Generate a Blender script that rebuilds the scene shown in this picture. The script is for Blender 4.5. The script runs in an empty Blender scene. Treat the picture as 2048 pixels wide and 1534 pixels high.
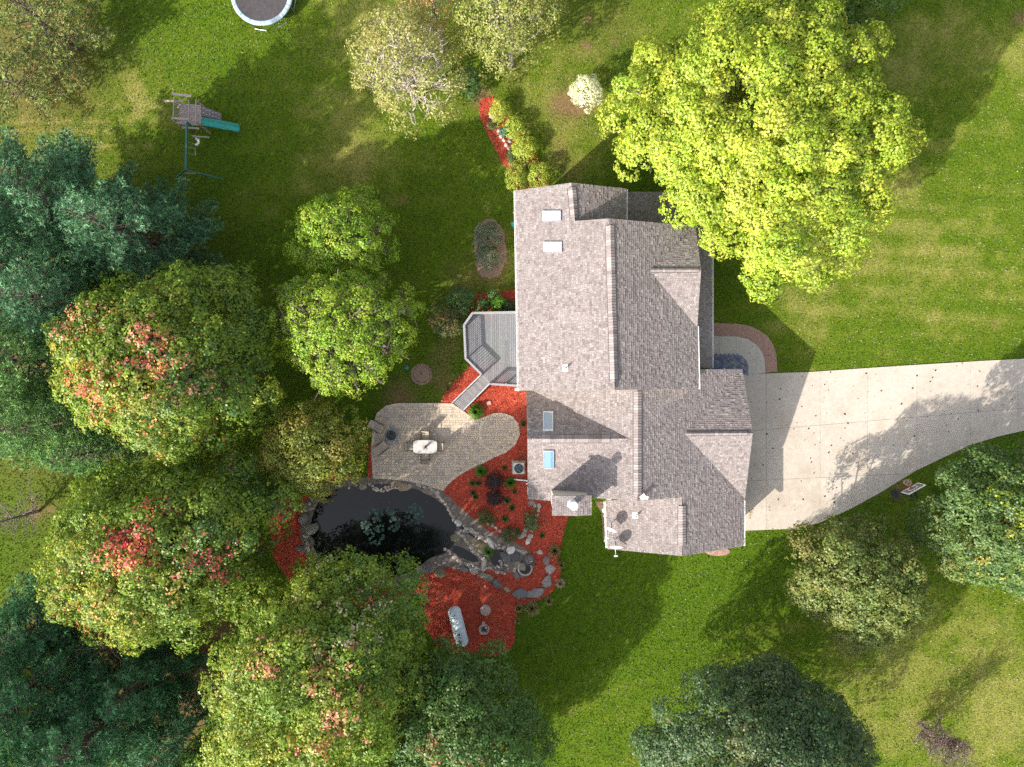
import bpy, bmesh, math, random
import numpy as np
from mathutils import Vector, Matrix

# ------------------------------------------------------------------ camera, sky, sun, exposure
S = bpy.context.scene
COL = S.collection
HC, FPX = 50.7, 1420.0            # drone height (m) and focal length in photo pixels
R = math.radians
cam_d = bpy.data.cameras.new('camera'); cam = bpy.data.objects.new('camera', cam_d); COL.objects.link(cam)
cam.location = (0, 0, HC); cam.rotation_euler = (0, 0, 0)
cam_d.sensor_width = 36.0; cam_d.lens = 36.0 * FPX / 2048.0
cam_d.clip_start = 0.1; cam_d.clip_end = 1500
S.camera = cam

SUN_EL, SUN_DIR = R(30.5), (0.745, 0.667)      # direction the shadows fall in
w = bpy.data.worlds.new('World'); S.world = w; w.use_nodes = True
nt = w.node_tree; nt.nodes.clear()
sky = nt.nodes.new('ShaderNodeTexSky'); sky.sky_type = 'NISHITA'; sky.sun_disc = False
sky.sun_elevation = SUN_EL
sky.sun_rotation = math.atan2(-SUN_DIR[0], -SUN_DIR[1])
sky.air_density = 1.0; sky.dust_density = 3.0; sky.ozone_density = 1.0
bg = nt.nodes.new('ShaderNodeBackground'); bg.inputs['Strength'].default_value = 0.15
wo = nt.nodes.new('ShaderNodeOutputWorld')
hs = nt.nodes.new('ShaderNodeHueSaturation'); hs.inputs['Saturation'].default_value = 0.36
nt.links.new(sky.outputs[0], hs.inputs['Color']); nt.links.new(hs.outputs[0], bg.inputs['Color']); nt.links.new(bg.outputs[0], wo.inputs['Surface'])

sun_d = bpy.data.lights.new('sun', 'SUN'); sun_d.energy = 4.1; sun_d.angle = R(0.55); sun_d.color = (1.0, 0.91, 0.78)
sun = bpy.data.objects.new('sun', sun_d); COL.objects.link(sun); sun.location = (-60, -55, 60)
tosun = Vector((-SUN_DIR[0] * math.cos(SUN_EL), -SUN_DIR[1] * math.cos(SUN_EL), math.sin(SUN_EL)))
sun.rotation_euler = tosun.to_track_quat('Z', 'Y').to_euler()

S.view_settings.view_transform = 'Standard'; S.view_settings.look = 'None'
S.view_settings.exposure = 1.13; S.view_settings.gamma = 1.0
S.view_settings.use_curve_mapping = False
S.render.engine = 'CYCLES'
S.cycles.max_bounces = 6; S.cycles.diffuse_bounces = 3; S.cycles.glossy_bounces = 3
S.cycles.transmission_bounces = 4; S.cycles.transparent_max_bounces = 4
S.cycles.use_denoising = False

random.seed(7); RNG = np.random.default_rng(11)

# ------------------------------------------------------------------ helpers
def P(px, py, z=0.0):
    k = (HC - z) / FPX
    return ((px - 1024.0) * k, (767.0 - py) * k, z)
def P2(px, py, z=0.0):
    return P(px, py, z)[:2]
ORG = {}
def tag(o, label=None, cat=None, group=None, kind=None):
    if label: o['label'] = label
    if cat: o['category'] = cat
    if group: o['group'] = group
    if kind: o['kind'] = kind
    return o
def thing(name, label, cat, loc, group=None, rotz=0.0):
    o = bpy.data.objects.new(name, None); COL.objects.link(o)
    o.location = loc; o.rotation_euler = (0, 0, rotz); o.empty_display_size = 0.3
    ORG[o.name] = Vector(loc) if rotz == 0.0 else Vector((0, 0, 0))
    return tag(o, label, cat, group)
def link_mesh(name, me, parent=None, org=None):
    o = bpy.data.objects.new(name, me); COL.objects.link(o)
    if parent is not None:
        o.parent = parent
        ORG[o.name] = ORG.get(parent.name, Vector((0, 0, 0)))
    else:
        ORG[o.name] = Vector(org) if org is not None else Vector((0, 0, 0))
        if org is not None: o.location = org
    return o

class MB:
    """collects faces of ONE object"""
    def __init__(s): s.v = []; s.f = []; s.c = []; s.cur = None; s.smooth = []; s.sm = False
    def face(s, pts):
        b = len(s.v); s.v.extend([tuple(p) for p in pts]); s.f.append(list(range(b, b + len(pts)))); s.c.append(s.cur); s.smooth.append(s.sm)
    def mesh(s, verts, faces):
        b = len(s.v); s.v.extend([tuple(p) for p in verts])
        for f in faces: s.f.append([b + i for i in f]); s.c.append(s.cur); s.smooth.append(s.sm)
    def box(s, c, d, rz=0.0):
        cx, cy, cz = c; x, y, z = d[0] / 2, d[1] / 2, d[2] / 2
        cr, sr = math.cos(rz), math.sin(rz); vs = []
        for dz in (-z, z):
            for (dx, dy) in ((-x, -y), (x, -y), (x, y), (-x, y)):
                vs.append((cx + dx * cr - dy * sr, cy + dx * sr + dy * cr, cz + dz))
        s.mesh(vs, [(3, 2, 1, 0), (4, 5, 6, 7), (0, 1, 5, 4), (1, 2, 6, 5), (2, 3, 7, 6), (3, 0, 4, 7)])
    def beam(s, p, q, wd, ht):
        p, q = Vector(p), Vector(q); d = (q - p); 
        if d.length < 1e-6: return
        d.normalize(); up = Vector((0, 0, 1)) if abs(d.z) < 0.95 else Vector((1, 0, 0))
        a = d.cross(up).normalized() * wd / 2; b = a.cross(d).normalized() * ht / 2
        vs = [p - a - b, p + a - b, p + a + b, p - a + b, q - a - b, q + a - b, q + a + b, q - a + b]
        s.mesh(vs, [(3, 2, 1, 0), (4, 5, 6, 7), (0, 1, 5, 4), (1, 2, 6, 5), (2, 3, 7, 6), (3, 0, 4, 7)])
    def tube(s, pts, rads, n=6, cap=True):
        pts = [Vector(p) for p in pts]; rings = []
        for i, p in enumerate(pts):
            d = (pts[min(i + 1, len(pts) - 1)] - pts[max(i - 1, 0)])
            d = d.normalized() if d.length > 1e-9 else Vector((0, 0, 1))
            a = d.cross(Vector((0.31, 0.87, 0.38))).normalized(); b = d.cross(a)
            rings.append([p + (a * math.cos(2 * math.pi * k / n) + b * math.sin(2 * math.pi * k / n)) * rads[i] for k in range(n)])
        vs = [v for r_ in rings for v in r_]; fs = []
        for i in range(len(pts) - 1):
            for k in range(n):
                fs.append((i * n + k, i * n + (k + 1) % n, (i + 1) * n + (k + 1) % n, (i + 1) * n + k))
        if cap:
            fs.append(tuple(range(n - 1, -1, -1))); fs.append(tuple((len(pts) - 1) * n + k for k in range(n)))
        s.mesh(vs, fs)
    def lathe(s, c, prof, n=24, cap0=True, cap1=True, sx=1.0, sy=1.0, rz=0.0):
        vs = []; fs = []
        for (r, z) in prof:
            for k in range(n):
                a = 2 * math.pi * k / n; x, y = math.cos(a) * r * sx, math.sin(a) * r * sy
                vs.append((c[0] + x * math.cos(rz) - y * math.sin(rz), c[1] + x * math.sin(rz) + y * math.cos(rz), c[2] + z))
        for i in range(len(prof) - 1):
            for k in range(n):
                fs.append((i * n + k, i * n + (k + 1) % n, (i + 1) * n + (k + 1) % n, (i + 1) * n + k))
        if cap0: fs.append(tuple(range(n - 1, -1, -1)))
        if cap1: fs.append(tuple((len(prof) - 1) * n + k for k in range(n)))
        s.mesh(vs, fs)
    def prism(s, poly, z0, z1):
        if area2(poly) < 0: poly = poly[::-1]
        n = len(poly)
        vs = [(p[0], p[1], z0) for p in poly] + [(p[0], p[1], z1) for p in poly]
        fs = [tuple(range(n - 1, -1, -1)), tuple(range(n, 2 * n))] + [(k, (k + 1) % n, n + (k + 1) % n, n + k) for k in range(n)]
        s.mesh(vs, fs)
    def build(s, name, mat, parent=None, org=None, local=False, smooth=False, bevel=0.0):
        o_ = Vector((0, 0, 0)) if local else (ORG.get(parent.name, Vector((0, 0, 0))) if parent is not None else (Vector(org) if org is not None else Vector((0, 0, 0))))
        me = bpy.data.meshes.new(name)
        me.from_pydata([(v[0] - o_.x, v[1] - o_.y, v[2] - o_.z) for v in s.v], [], s.f)
        if any(c is not None for c in s.c):
            at = me.attributes.new('col', 'FLOAT_COLOR', 'FACE')
            flat = []
            for c in s.c: flat.extend((c or (0.5, 0.5, 0.5)) + (1.0,))
            at.data.foreach_set('color', flat)
        me.materials.append(mat)
        if smooth: me.polygons.foreach_set('use_smooth', [True] * len(me.polygons))
        elif any(s.smooth): me.polygons.foreach_set('use_smooth', s.smooth)
        me.update()
        o = link_mesh(name, me, parent, org)
        if bevel > 0:
            bm = bmesh.new(); bm.from_mesh(me)
            bmesh.ops.remove_doubles(bm, verts=bm.verts[:], dist=1e-5)
            es = [e for e in bm.edges if len(e.link_faces) == 2 and e.calc_face_angle(0) > 0.6]
            bmesh.ops.bevel(bm, geom=es, offset=bevel, segments=2, affect='EDGES', profile=0.5)
            bm.to_mesh(me); bm.free()
        return o

def area2(poly):
    return sum(poly[i][0] * poly[(i + 1) % len(poly)][1] - poly[(i + 1) % len(poly)][0] * poly[i][1] for i in range(len(poly)))
def clip_half(poly, nx, ny, d):           # keep nx*x+ny*y<=d
    out = []
    n = len(poly)
    for i in range(n):
        a, b = poly[i], poly[(i + 1) % n]
        da, db = nx * a[0] + ny * a[1] - d, nx * b[0] + ny * b[1] - d
        if da <= 0: out.append(a)
        if (da < 0 < db) or (db < 0 < da):
            t = da / (da - db); out.append((a[0] + (b[0] - a[0]) * t, a[1] + (b[1] - a[1]) * t))
    return out
def clip_rect(poly, x0, x1, y0, y1):
    for (nx, ny, d) in ((-1, 0, -x0), (1, 0, x1), (0, -1, -y0), (0, 1, y1)):
        poly = clip_half(poly, nx, ny, d)
        if len(poly) < 3: return []
    return poly
def inside(poly, x, y):
    x = np.asarray(x); y = np.asarray(y); r = np.zeros(x.shape, bool); n = len(poly)
    for i in range(n):
        (x0, y0), (x1, y1) = poly[i][:2], poly[(i + 1) % n][:2]
        if y0 == y1: continue
        c = ((y0 > y) != (y1 > y)) & (x < (x1 - x0) * (y - y0) / (y1 - y0) + x0); r ^= c
    return r
def smooth_poly(pts, it=2):
    for _ in range(it):
        q = []
        for i in range(len(pts)):
            a, b = pts[i], pts[(i + 1) % len(pts)]
            q.append((a[0] * .75 + b[0] * .25, a[1] * .75 + b[1] * .25)); q.append((a[0] * .25 + b[0] * .75, a[1] * .25 + b[1] * .75))
        pts = q
    return pts
def pxpoly(l, z=0.0, it=0):
    q = [P2(a, b, z) for a, b in l]
    return smooth_poly(q, it) if it else q
def ragged(poly, amp, step=0.35):
    """resample an outline and give it an uneven natural edge"""
    out = []; n = len(poly)
    for i in range(n):
        a, b = Vector(poly[i]), Vector(poly[(i + 1) % n]); L = (b - a).length; k = max(1, int(L / step))
        for j in range(k):
            p = a.lerp(b, j / k); d = (b - a).normalized() if L > 0 else Vector((1, 0))
            p = p + Vector((-d.y, d.x)) * random.uniform(-amp, amp); out.append((p.x, p.y))
    return out

# value noise in numpy (world coordinates)
_LAT = np.random.default_rng(5).random((256, 256))
def vnoise(x, y, s, o=0):
    x = np.asarray(x) / s + 17.3 * o + 100; y = np.asarray(y) / s + 9.1 * o + 100
    xi = np.floor(x).astype(int); yi = np.floor(y).astype(int); fx = x - xi; fy = y - yi
    fx = fx * fx * (3 - 2 * fx); fy = fy * fy * (3 - 2 * fy)
    g = lambda a, b: _LAT[a % 256, b % 256]
    return (g(xi, yi) * (1 - fx) + g(xi + 1, yi) * fx) * (1 - fy) + (g(xi, yi + 1) * (1 - fx) + g(xi + 1, yi + 1) * fx) * fy
def fbm(x, y, s, o=0, n=4):
    t = 0; a = 1; tot = 0
    for i in range(n):
        t = t + a * vnoise(x, y, s / 2 ** i, o + i * 3); tot += a; a *= 0.55
    return t / tot

# ------------------------------------------------------------------ materials
def new_mat(name):
    m = bpy.data.materials.new(name); m.use_nodes = True; n = m.node_tree; n.nodes.clear()
    out = n.nodes.new('ShaderNodeOutputMaterial'); return m, n, out
def pmat(name, col, rough=0.6, var=0.15, scale=6.0, bump=0.0, bscale=40.0, metal=0.0, attr=False, spec=0.4, dirt=None, dscale=1.5, damt=0.5):
    """principled material with noise variation; attr=True takes the per-face colour 'col'"""
    m, n, out = new_mat(name); N = n.nodes; Lk = n.links
    b = N.new('ShaderNodeBsdfPrincipled'); Lk.new(b.outputs[0], out.inputs[0])
    b.inputs['Roughness'].default_value = rough; b.inputs['Metallic'].default_value = metal
    b.inputs['Specular IOR Level'].default_value = spec
    tc = N.new('ShaderNodeTexCoord')
    nz = N.new('ShaderNodeTexNoise'); nz.inputs['Scale'].default_value = scale; nz.inputs['Detail'].default_value = 5
    Lk.new(tc.outputs['Object'], nz.inputs['Vector'])
    mr = N.new('ShaderNodeMapRange'); mr.inputs['From Min'].default_value = 0.25; mr.inputs['From Max'].default_value = 0.75
    mr.inputs['To Min'].default_value = 1 - var; mr.inputs['To Max'].default_value = 1 + var
    Lk.new(nz.outputs['Fac'], mr.inputs['Value'])
    mx = N.new('ShaderNodeMix'); mx.data_type = 'RGBA'; mx.blend_type = 'MULTIPLY'; mx.inputs['Factor'].default_value = 1.0
    if attr:
        a = N.new('ShaderNodeAttribute'); a.attribute_name = 'col'; Lk.new(a.outputs['Color'], mx.inputs[6])
    else: mx.inputs[6].default_value = (*col, 1)
    Lk.new(mr.outputs[0], mx.inputs[7])
    src = mx.outputs[2]
    if dirt:
        n2 = N.new('ShaderNodeTexNoise'); n2.inputs['Scale'].default_value = dscale; n2.inputs['Detail'].default_value = 7; n2.inputs['Roughness'].default_value = 0.65
        Lk.new(tc.outputs['Object'], n2.inputs['Vector'])
        m2 = N.new('ShaderNodeMapRange'); m2.inputs['From Min'].default_value = 0.48; m2.inputs['From Max'].default_value = 0.72; m2.inputs['To Max'].default_value = damt
        Lk.new(n2.outputs['Fac'], m2.inputs['Value'])
        x2 = N.new('ShaderNodeMix'); x2.data_type = 'RGBA'; Lk.new(m2.outputs[0], x2.inputs[0]); Lk.new(src, x2.inputs[6]); x2.inputs[7].default_value = (*dirt, 1)
        src = x2.outputs[2]
    Lk.new(src, b.inputs['Base Color'])
    if bump > 0:
        n3 = N.new('ShaderNodeTexNoise'); n3.inputs['Scale'].default_value = bscale; n3.inputs['Detail'].default_value = 4
        Lk.new(tc.outputs['Object'], n3.inputs['Vector'])
        bp = N.new('ShaderNodeBump'); bp.inputs['Strength'].default_value = bump; bp.inputs['Distance'].default_value = 0.02
        Lk.new(n3.outputs['Fac'], bp.inputs['Height']); Lk.new(bp.outputs[0], b.inputs['Normal'])
    return m
def leafmat(name, trans=0.35, gloss=0.06, rough=0.45, tint=(1.15, 1.1, 0.6)):
    m, n, out = new_mat(name); N = n.nodes; Lk = n.links
    a = N.new('ShaderNodeAttribute'); a.attribute_name = 'col'
    d = N.new('ShaderNodeBsdfDiffuse'); Lk.new(a.outputs['Color'], d.inputs['Color'])
    t = N.new('ShaderNodeBsdfTranslucent')
    mu = N.new('ShaderNodeMix'); mu.data_type = 'RGBA'; mu.blend_type = 'MULTIPLY'; mu.inputs['Factor'].default_value = 1
    Lk.new(a.outputs['Color'], mu.inputs[6]); mu.inputs[7].default_value = (*tint, 1); Lk.new(mu.outputs[2], t.inputs['Color'])
    mx = N.new('ShaderNodeMixShader'); mx.inputs[0].default_value = trans; Lk.new(d.outputs[0], mx.inputs[1]); Lk.new(t.outputs[0], mx.inputs[2])
    g = N.new('ShaderNodeBsdfGlossy'); g.inputs['Roughness'].default_value = rough; g.inputs['Color'].default_value = (1, 1, 1, 1)
    m2 = N.new('ShaderNodeMixShader'); m2.inputs[0].default_value = gloss; Lk.new(mx.outputs[0], m2.inputs[1]); Lk.new(g.outputs[0], m2.inputs[2])
    Lk.new(m2.outputs[0], out.inputs[0]); return m

M = {}
M['lawn'] = pmat('lawn_soil', (0, 0, 0), 0.95, 0.45, 9.0, 0.9, 26.0, attr=True, spec=0.1)
M['grass'] = leafmat('grass_blade', 0.3, 0.03, 0.5, (1.1, 1.1, 0.6))
M['leaf'] = leafmat('leaf', 0.36, 0.02)
M['needle'] = leafmat('needle', 0.2, 0.02, 0.5, (1, 1, 0.8))
M['bark'] = pmat('bark', (0.10, 0.08, 0.065), 0.9, 0.35, 8, 0.6, 30, spec=0.15)
M['pale_bark'] = pmat('pale_bark', (0.42, 0.38, 0.33), 0.85, 0.25, 8, 0.4, 30, spec=0.15)
M['grey_bark'] = pmat('grey_bark', (0.20, 0.165, 0.15), 0.9, 0.3, 8, 0.4, 30, spec=0.15)
M['concrete'] = pmat('concrete', (0.52, 0.475, 0.42), 0.85, 0.10, 3.0, 0.08, 40, spec=0.2, dirt=(0.33, 0.275, 0.22), dscale=0.45, damt=0.6, attr=True)
M['walk'] = pmat('walk_concrete', (0.42, 0.39, 0.35), 0.85, 0.10, 3.0, 0.25, 60, spec=0.2, dirt=(0.33, 0.3, 0.27), dscale=1.2, damt=0.4)
M['joint'] = pmat('joint_soil', (0.16, 0.14, 0.12), 0.95, 0.3, 20)
M['shingle'] = pmat('shingle', (0.3, 0.27, 0.26), 0.9, 0.22, 30, 0.5, 160, attr=True, spec=0.15, dirt=(0.13, 0.115, 0.11), dscale=0.35, damt=0.22)
M['roofdeck'] = pmat('roof_underlay', (0.12, 0.10, 0.095), 0.9, 0.2, 10)
M['siding'] = pmat('siding', (0.50, 0.46, 0.40), 0.7, 0.06, 3)
M['white'] = pmat('white_paint', (0.78, 0.78, 0.77), 0.45, 0.05, 5, spec=0.4)
M['whitemetal'] = pmat('white_metal', (0.75, 0.76, 0.77), 0.35, 0.05, 5, spec=0.5)
M['galv'] = pmat('galvanised_steel', (0.62, 0.66, 0.72), 0.35, 0.1, 6, metal=0.8)
M['darkmetal'] = pmat('dark_metal', (0.035, 0.037, 0.042), 0.45, 0.2, 12, spec=0.5)
M['glassdark'] = pmat('window_glass', (0.03, 0.035, 0.04), 0.05, 0.05, 2, spec=0.8)
M['deck'] = pmat('grey_deck_stain', (0.30, 0.295, 0.31), 0.75, 0.14, 9, 0.2, 60, attr=True, spec=0.25)
M['rail'] = pmat('grey_rail_paint', (0.27, 0.275, 0.295), 0.65, 0.08, 9, spec=0.3)
M['paver'] = pmat('paver', (0.4, 0.33, 0.27), 0.9, 0.14, 18, 0.4, 90, attr=True, spec=0.15)
M['sand'] = pmat('joint_sand', (0.22, 0.185, 0.15), 0.95, 0.25, 25)
M['mulch'] = pmat('red_mulch', (0.36, 0.052, 0.034), 0.95, 0.35, 22, 0.6, 45, spec=0.1, dirt=(.17, .06, .04), dscale=1.1, damt=.6)
M['chip'] = pmat('mulch_chip', (0.3, 0.03, 0.02), 0.9, 0.1, 30, attr=True, spec=0.15)
M['brownmulch'] = pmat('brown_mulch', (0.235, 0.165, 0.125), 0.95, 0.4, 14, 0.9, 40, spec=0.1)
M['gravel'] = pmat('gravel_bed', (0.19, 0.16, 0.135), 0.95, 0.5, 16, 1.0, 30, spec=0.15, dirt=(0.07, 0.06, 0.055), dscale=2.0, damt=0.8)
M['pinkgravel'] = pmat('pink_gravel', (0.30, 0.19, 0.155), 0.95, 0.45, 14, 1.0, 24, spec=0.15)
M['stone'] = pmat('stone', (0.3, 0.28, 0.25), 0.85, 0.3, 7, 0.6, 22, attr=True, spec=0.25, dirt=(0.09, 0.085, 0.07), dscale=3.5, damt=0.75)
M['teal'] = pmat('teal_plastic', (0.02, 0.31, 0.27), 0.35, 0.12, 6, spec=0.5)
M['tealmetal'] = pmat('green_steel', (0.02, 0.13, 0.11), 0.4, 0.15, 8, spec=0.5)
M['oldwood'] = pmat('weathered_wood', (0.33, 0.28, 0.26), 0.85, 0.22, 12, 0.3, 40, spec=0.2)
M['purplewall'] = pmat('climbing_panel', (0.22, 0.17, 0.17), 0.8, 0.2, 8)
M['hold'] = pmat('climbing_hold', (0.35, 0.42, 0.55), 0.6, 0.2, 10)
M['bluepad'] = pmat('blue_grey_pad', (0.34, 0.44, 0.53), 0.6, 0.18, 5, spec=0.3, dirt=(0.2, 0.25, 0.3), dscale=3, damt=0.5)
M['mat'] = pmat('jump_mat', (0.06, 0.055, 0.06), 0.75, 0.25, 4, spec=0.3)
M['tank'] = pmat('tank_paint', (0.50, 0.60, 0.68), 0.4, 0.08, 2.5, spec=0.45, dirt=(0.35, 0.42, 0.47), dscale=2.5, damt=0.5)
M['orange'] = pmat('orange_steel', (0.55, 0.13, 0.05), 0.5, 0.12, 8)
M['net'] = pmat('net_cord', (0.6, 0.62, 0.6), 0.9, 0.1, 8)
M['acbody'] = pmat('ac_housing', (0.62, 0.59, 0.53), 0.55, 0.06, 5)
M['acblue'] = pmat('ac_fan_guard', (0.12, 0.17, 0.22), 0.4, 0.15, 8, metal=0.4)
M['sling'] = pmat('sling_fabric', (0.36, 0.315, 0.26), 0.85, 0.12, 30)
M['frame'] = pmat('chair_frame', (0.05, 0.045, 0.04), 0.5, 0.15, 8, spec=0.5)
M['tabletop'] = pmat('table_top', (0.52, 0.49, 0.48), 0.3, 0.08, 4, spec=0.5, dirt=(0.38, 0.35, 0.34), dscale=3, damt=0.4)
M['ash'] = pmat('ash', (0.16, 0.13, 0.12), 0.95, 0.5, 14, 0.8, 20)
M['lid'] = pmat('concrete_lid', (0.38, 0.27, 0.24), 0.8, 0.2, 7, 0.3, 30, dirt=(0.5, 0.45, 0.42), dscale=5, damt=0.5)
M['blueslate'] = pmat('blue_paver', (0.12, 0.15, 0.22), 0.8, 0.2, 12, attr=True)
M['hose'] = pmat('hose', (0.34, 0.20, 0.13), 0.5, 0.1, 9)
M['cloth'] = pmat('bag_plastic', (0.4, 0.4, 0.4), 0.4, 0.15, 12, attr=True, spec=0.5)
M['pot'] = pmat('glazed_pot', (0.035, 0.06, 0.075), 0.3, 0.2, 8, spec=0.6)
M['lily'] = pmat('lily_pad', (0.045, 0.085, 0.07), 0.5, 0.35, 10, attr=True)

def water_mat():
    m, n, out = new_mat('pond_water'); N = n.nodes; Lk = n.links
    b = N.new('ShaderNodeBsdfPrincipled'); Lk.new(b.outputs[0], out.inputs[0])
    b.inputs['Base Color'].default_value = (0.004, 0.005, 0.006, 1); b.inputs['Roughness'].default_value = 0.02
    b.inputs['IOR'].default_value = 1.333; b.inputs['Specular IOR Level'].default_value = 0.9
    tc = N.new('ShaderNodeTexCoord')
    wv = N.new('ShaderNodeTexWave'); wv.wave_type = 'RINGS'; wv.rings_direction = 'SPHERICAL'
    mp = N.new('ShaderNodeMapping'); c = P(925, 1075); mp.inputs['Location'].default_value = (-c[0], -c[1], 0)
    Lk.new(tc.outputs['Object'], mp.inputs['Vector']); Lk.new(mp.outputs[0], wv.inputs['Vector'])
    wv.inputs['Scale'].default_value = 2.2; wv.inputs['Distortion'].default_value = 1.2; wv.inputs['Detail'].default_value = 1
    # ripples fade out with the distance from the inflow
    ln = N.new('ShaderNodeVectorMath'); ln.operation = 'LENGTH'; Lk.new(mp.outputs[0], ln.inputs[0])
    mr = N.new('ShaderNodeMapRange'); mr.inputs['From Min'].default_value = 0.3; mr.inputs['From Max'].default_value = 4.0
    mr.inputs['To Min'].default_value = 0.22; mr.inputs['To Max'].default_value = 0.0; Lk.new(ln.outputs['Value'], mr.inputs['Value'])
    bp = N.new('ShaderNodeBump'); bp.inputs['Distance'].default_value = 0.02; Lk.new(mr.outputs[0], bp.inputs['Strength']); Lk.new(wv.outputs['Fac'], bp.inputs['Height'])
    nz = N.new('ShaderNodeTexNoise'); nz.inputs['Scale'].default_value = 3; Lk.new(tc.outputs['Object'], nz.inputs['Vector'])
    b2 = N.new('ShaderNodeBump'); b2.inputs['Strength'].default_value = 0.03; b2.inputs['Distance'].default_value = 0.02
    Lk.new(nz.outputs['Fac'], b2.inputs['Height']); Lk.new(bp.outputs[0], b2.inputs['Normal']); Lk.new(b2.outputs[0], b.inputs['Normal'])
    return m
M['water'] = water_mat()
def skyglass(name, col):
    m, n, out = new_mat(name); N = n.nodes; Lk = n.links
    b = N.new('ShaderNodeBsdfPrincipled'); Lk.new(b.outputs[0], out.inputs[0])
    b.inputs['Base Color'].default_value = (*col, 1); b.inputs['Roughness'].default_value = 0.04; b.inputs['IOR'].default_value = 1.5
    b.inputs['Specular IOR Level'].default_value = 1.0; b.inputs['Coat Weight'].default_value = 1.0; b.inputs['Coat IOR'].default_value = 1.6
    b.inputs['Coat Roughness'].default_value = 0.03
    return m
M['skyglass'] = skyglass('skylight_glass', (0.13, 0.25, 0.38))  # blue of the mirrored sky put into the base colour
M['skywhite'] = skyglass('skylight_glass_white_reflection', (0.34, 0.37, 0.40))  # paler base colour stands in for the bright sky these panes mirror

# ------------------------------------------------------------------ outlines on the ground (photo pixels -> metres)
DRIVE = pxpoly([(1440, 750), (1500, 748), (1620, 744), (1780, 733), (1960, 722), (2150, 712), (2450, 700), (2450, 720), (2450, 760), (2200, 820), (2048, 861), (1995, 873), (1940, 890),
                (1890, 913), (1830, 942), (1760, 985), (1700, 1018), (1640, 1045), (1590, 1057), (1470, 1062), (1440, 1062)])
PATIO = pxpoly([(930, 824), (905, 807), (860, 806), (796, 806), (772, 811), (754, 826), (746, 850), (742, 900), (746, 957), (780, 958), (820, 963), (850, 970), (886, 982),
                (897, 968), (915, 953), (940, 938), (965, 927), (990, 914), (1012, 905), (1031, 889), (1040, 868), (1037, 848), (1026, 833), (1008, 826), (988, 826), (968, 834), (950, 839)], 0)
BED = pxpoly([(948, 722), (920, 752), (893, 782), (880, 806), (800, 815), (752, 850), (738, 900), (735, 955), (640, 950), (575, 965), (552, 1000), (540, 1050), (545, 1110), (590, 1180), (700, 1220),
              (800, 1200), (848, 1185), (848, 1250), (870, 1285), (900, 1300), (940, 1309), (985, 1313), (1013, 1304), (1028, 1285), (1030, 1245), (1036, 1212), (1060, 1206), (1087, 1196),
              (1107, 1180), (1119, 1160), (1121, 1138), (1116, 1117), (1122, 1090), (1129, 1060), (1137, 1033), (1140, 1000), (1055, 1000), (1053, 722)])
POND = smooth_poly(pxpoly([(655, 983), (705, 970), (760, 967), (800, 970), (845, 982), (878, 1002), (900, 1022), (912, 1047), (914, 1068), (906, 1092), (892, 1107), (858, 1115), (840, 1134),
                           (800, 1152), (740, 1160), (680, 1150), (640, 1122), (624, 1085), (620, 1050), (632, 1010)]), 2)
PRIM = smooth_poly(pxpoly([(640, 965), (700, 957), (746, 955), (800, 957), (850, 968), (890, 984), (915, 1008), (926, 1036), (930, 1070), (925, 1100), (900, 1120), (868, 1128), (850, 1150),
                           (800, 1172), (740, 1180), (670, 1170), (622, 1135), (603, 1090), (598, 1045), (612, 1000)]), 2)
STREAM = smooth_poly(pxpoly([(892, 1000), (915, 1010), (940, 1030), (958, 1046), (985, 1064), (1012, 1076), (1040, 1090), (1062, 1106), (1070, 1122), (1066, 1146), (1050, 1157), (1034, 1151), (1005, 1141), (985, 1140),
                             (960, 1142), (935, 1146), (905, 1136), (892, 1134), (872, 1146), (845, 1150), (842, 1130), (865, 1112), (905, 1090), (913, 1060), (905, 1030)]), 1)
NWBED = smooth_poly(pxpoly([(957, 218), (961, 202), (973, 193), (986, 196), (998, 206), (1012, 226), (1028, 246), (1044, 268), (1060, 292), (1078, 322), (1094, 352), (1100, 374), (1095, 392), (1035, 392), (1024, 362), (1012, 334),
                            (1000, 318), (990, 297), (976, 268), (963, 242)]), 1)
DECKBED = pxpoly([(935, 640), (950, 590), (1003, 583), (1033, 580), (1055, 580), (1055, 640)])
GRAVELARC = pxpoly([(1415, 645), (1460, 647), (1490, 650), (1513, 657), (1533, 671), (1547, 690), (1553, 708), (1555, 744), (1500, 747), (1415, 747)])
WALK = pxpoly([(1415, 672), (1475, 673), (1497, 679), (1513, 690), (1524, 704), (1529, 722), (1530, 746), (1500, 748), (1415, 748)])
BLUEP = pxpoly([(1415, 709), (1473, 709), (1485, 713), (1493, 722), (1496, 735), (1495, 749), (1415, 749)])
HOUSEFP = [(0.4, 12.3), (13.5, 12.9), (13.5, 1.0), (15.2, 1.0), (15.2, -11.0), (6.5, -11.0), (6.5, -7.5), (1.2, -7.6), (1.2, -.4), (.4, -.4)]
SHRUBBED = pxpoly([(948, 455), (962, 440), (990, 438), (1008, 460), (1013, 500), (1012, 535), (995, 553), (970, 558), (955, 545), (950, 500)], 0, 2)
RINGC, RINGR = P2(843, 748), 0.80
NOGRASS = [DRIVE, PATIO, BED, NWBED, DECKBED, GRAVELARC, HOUSEFP, SHRUBBED]

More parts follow.
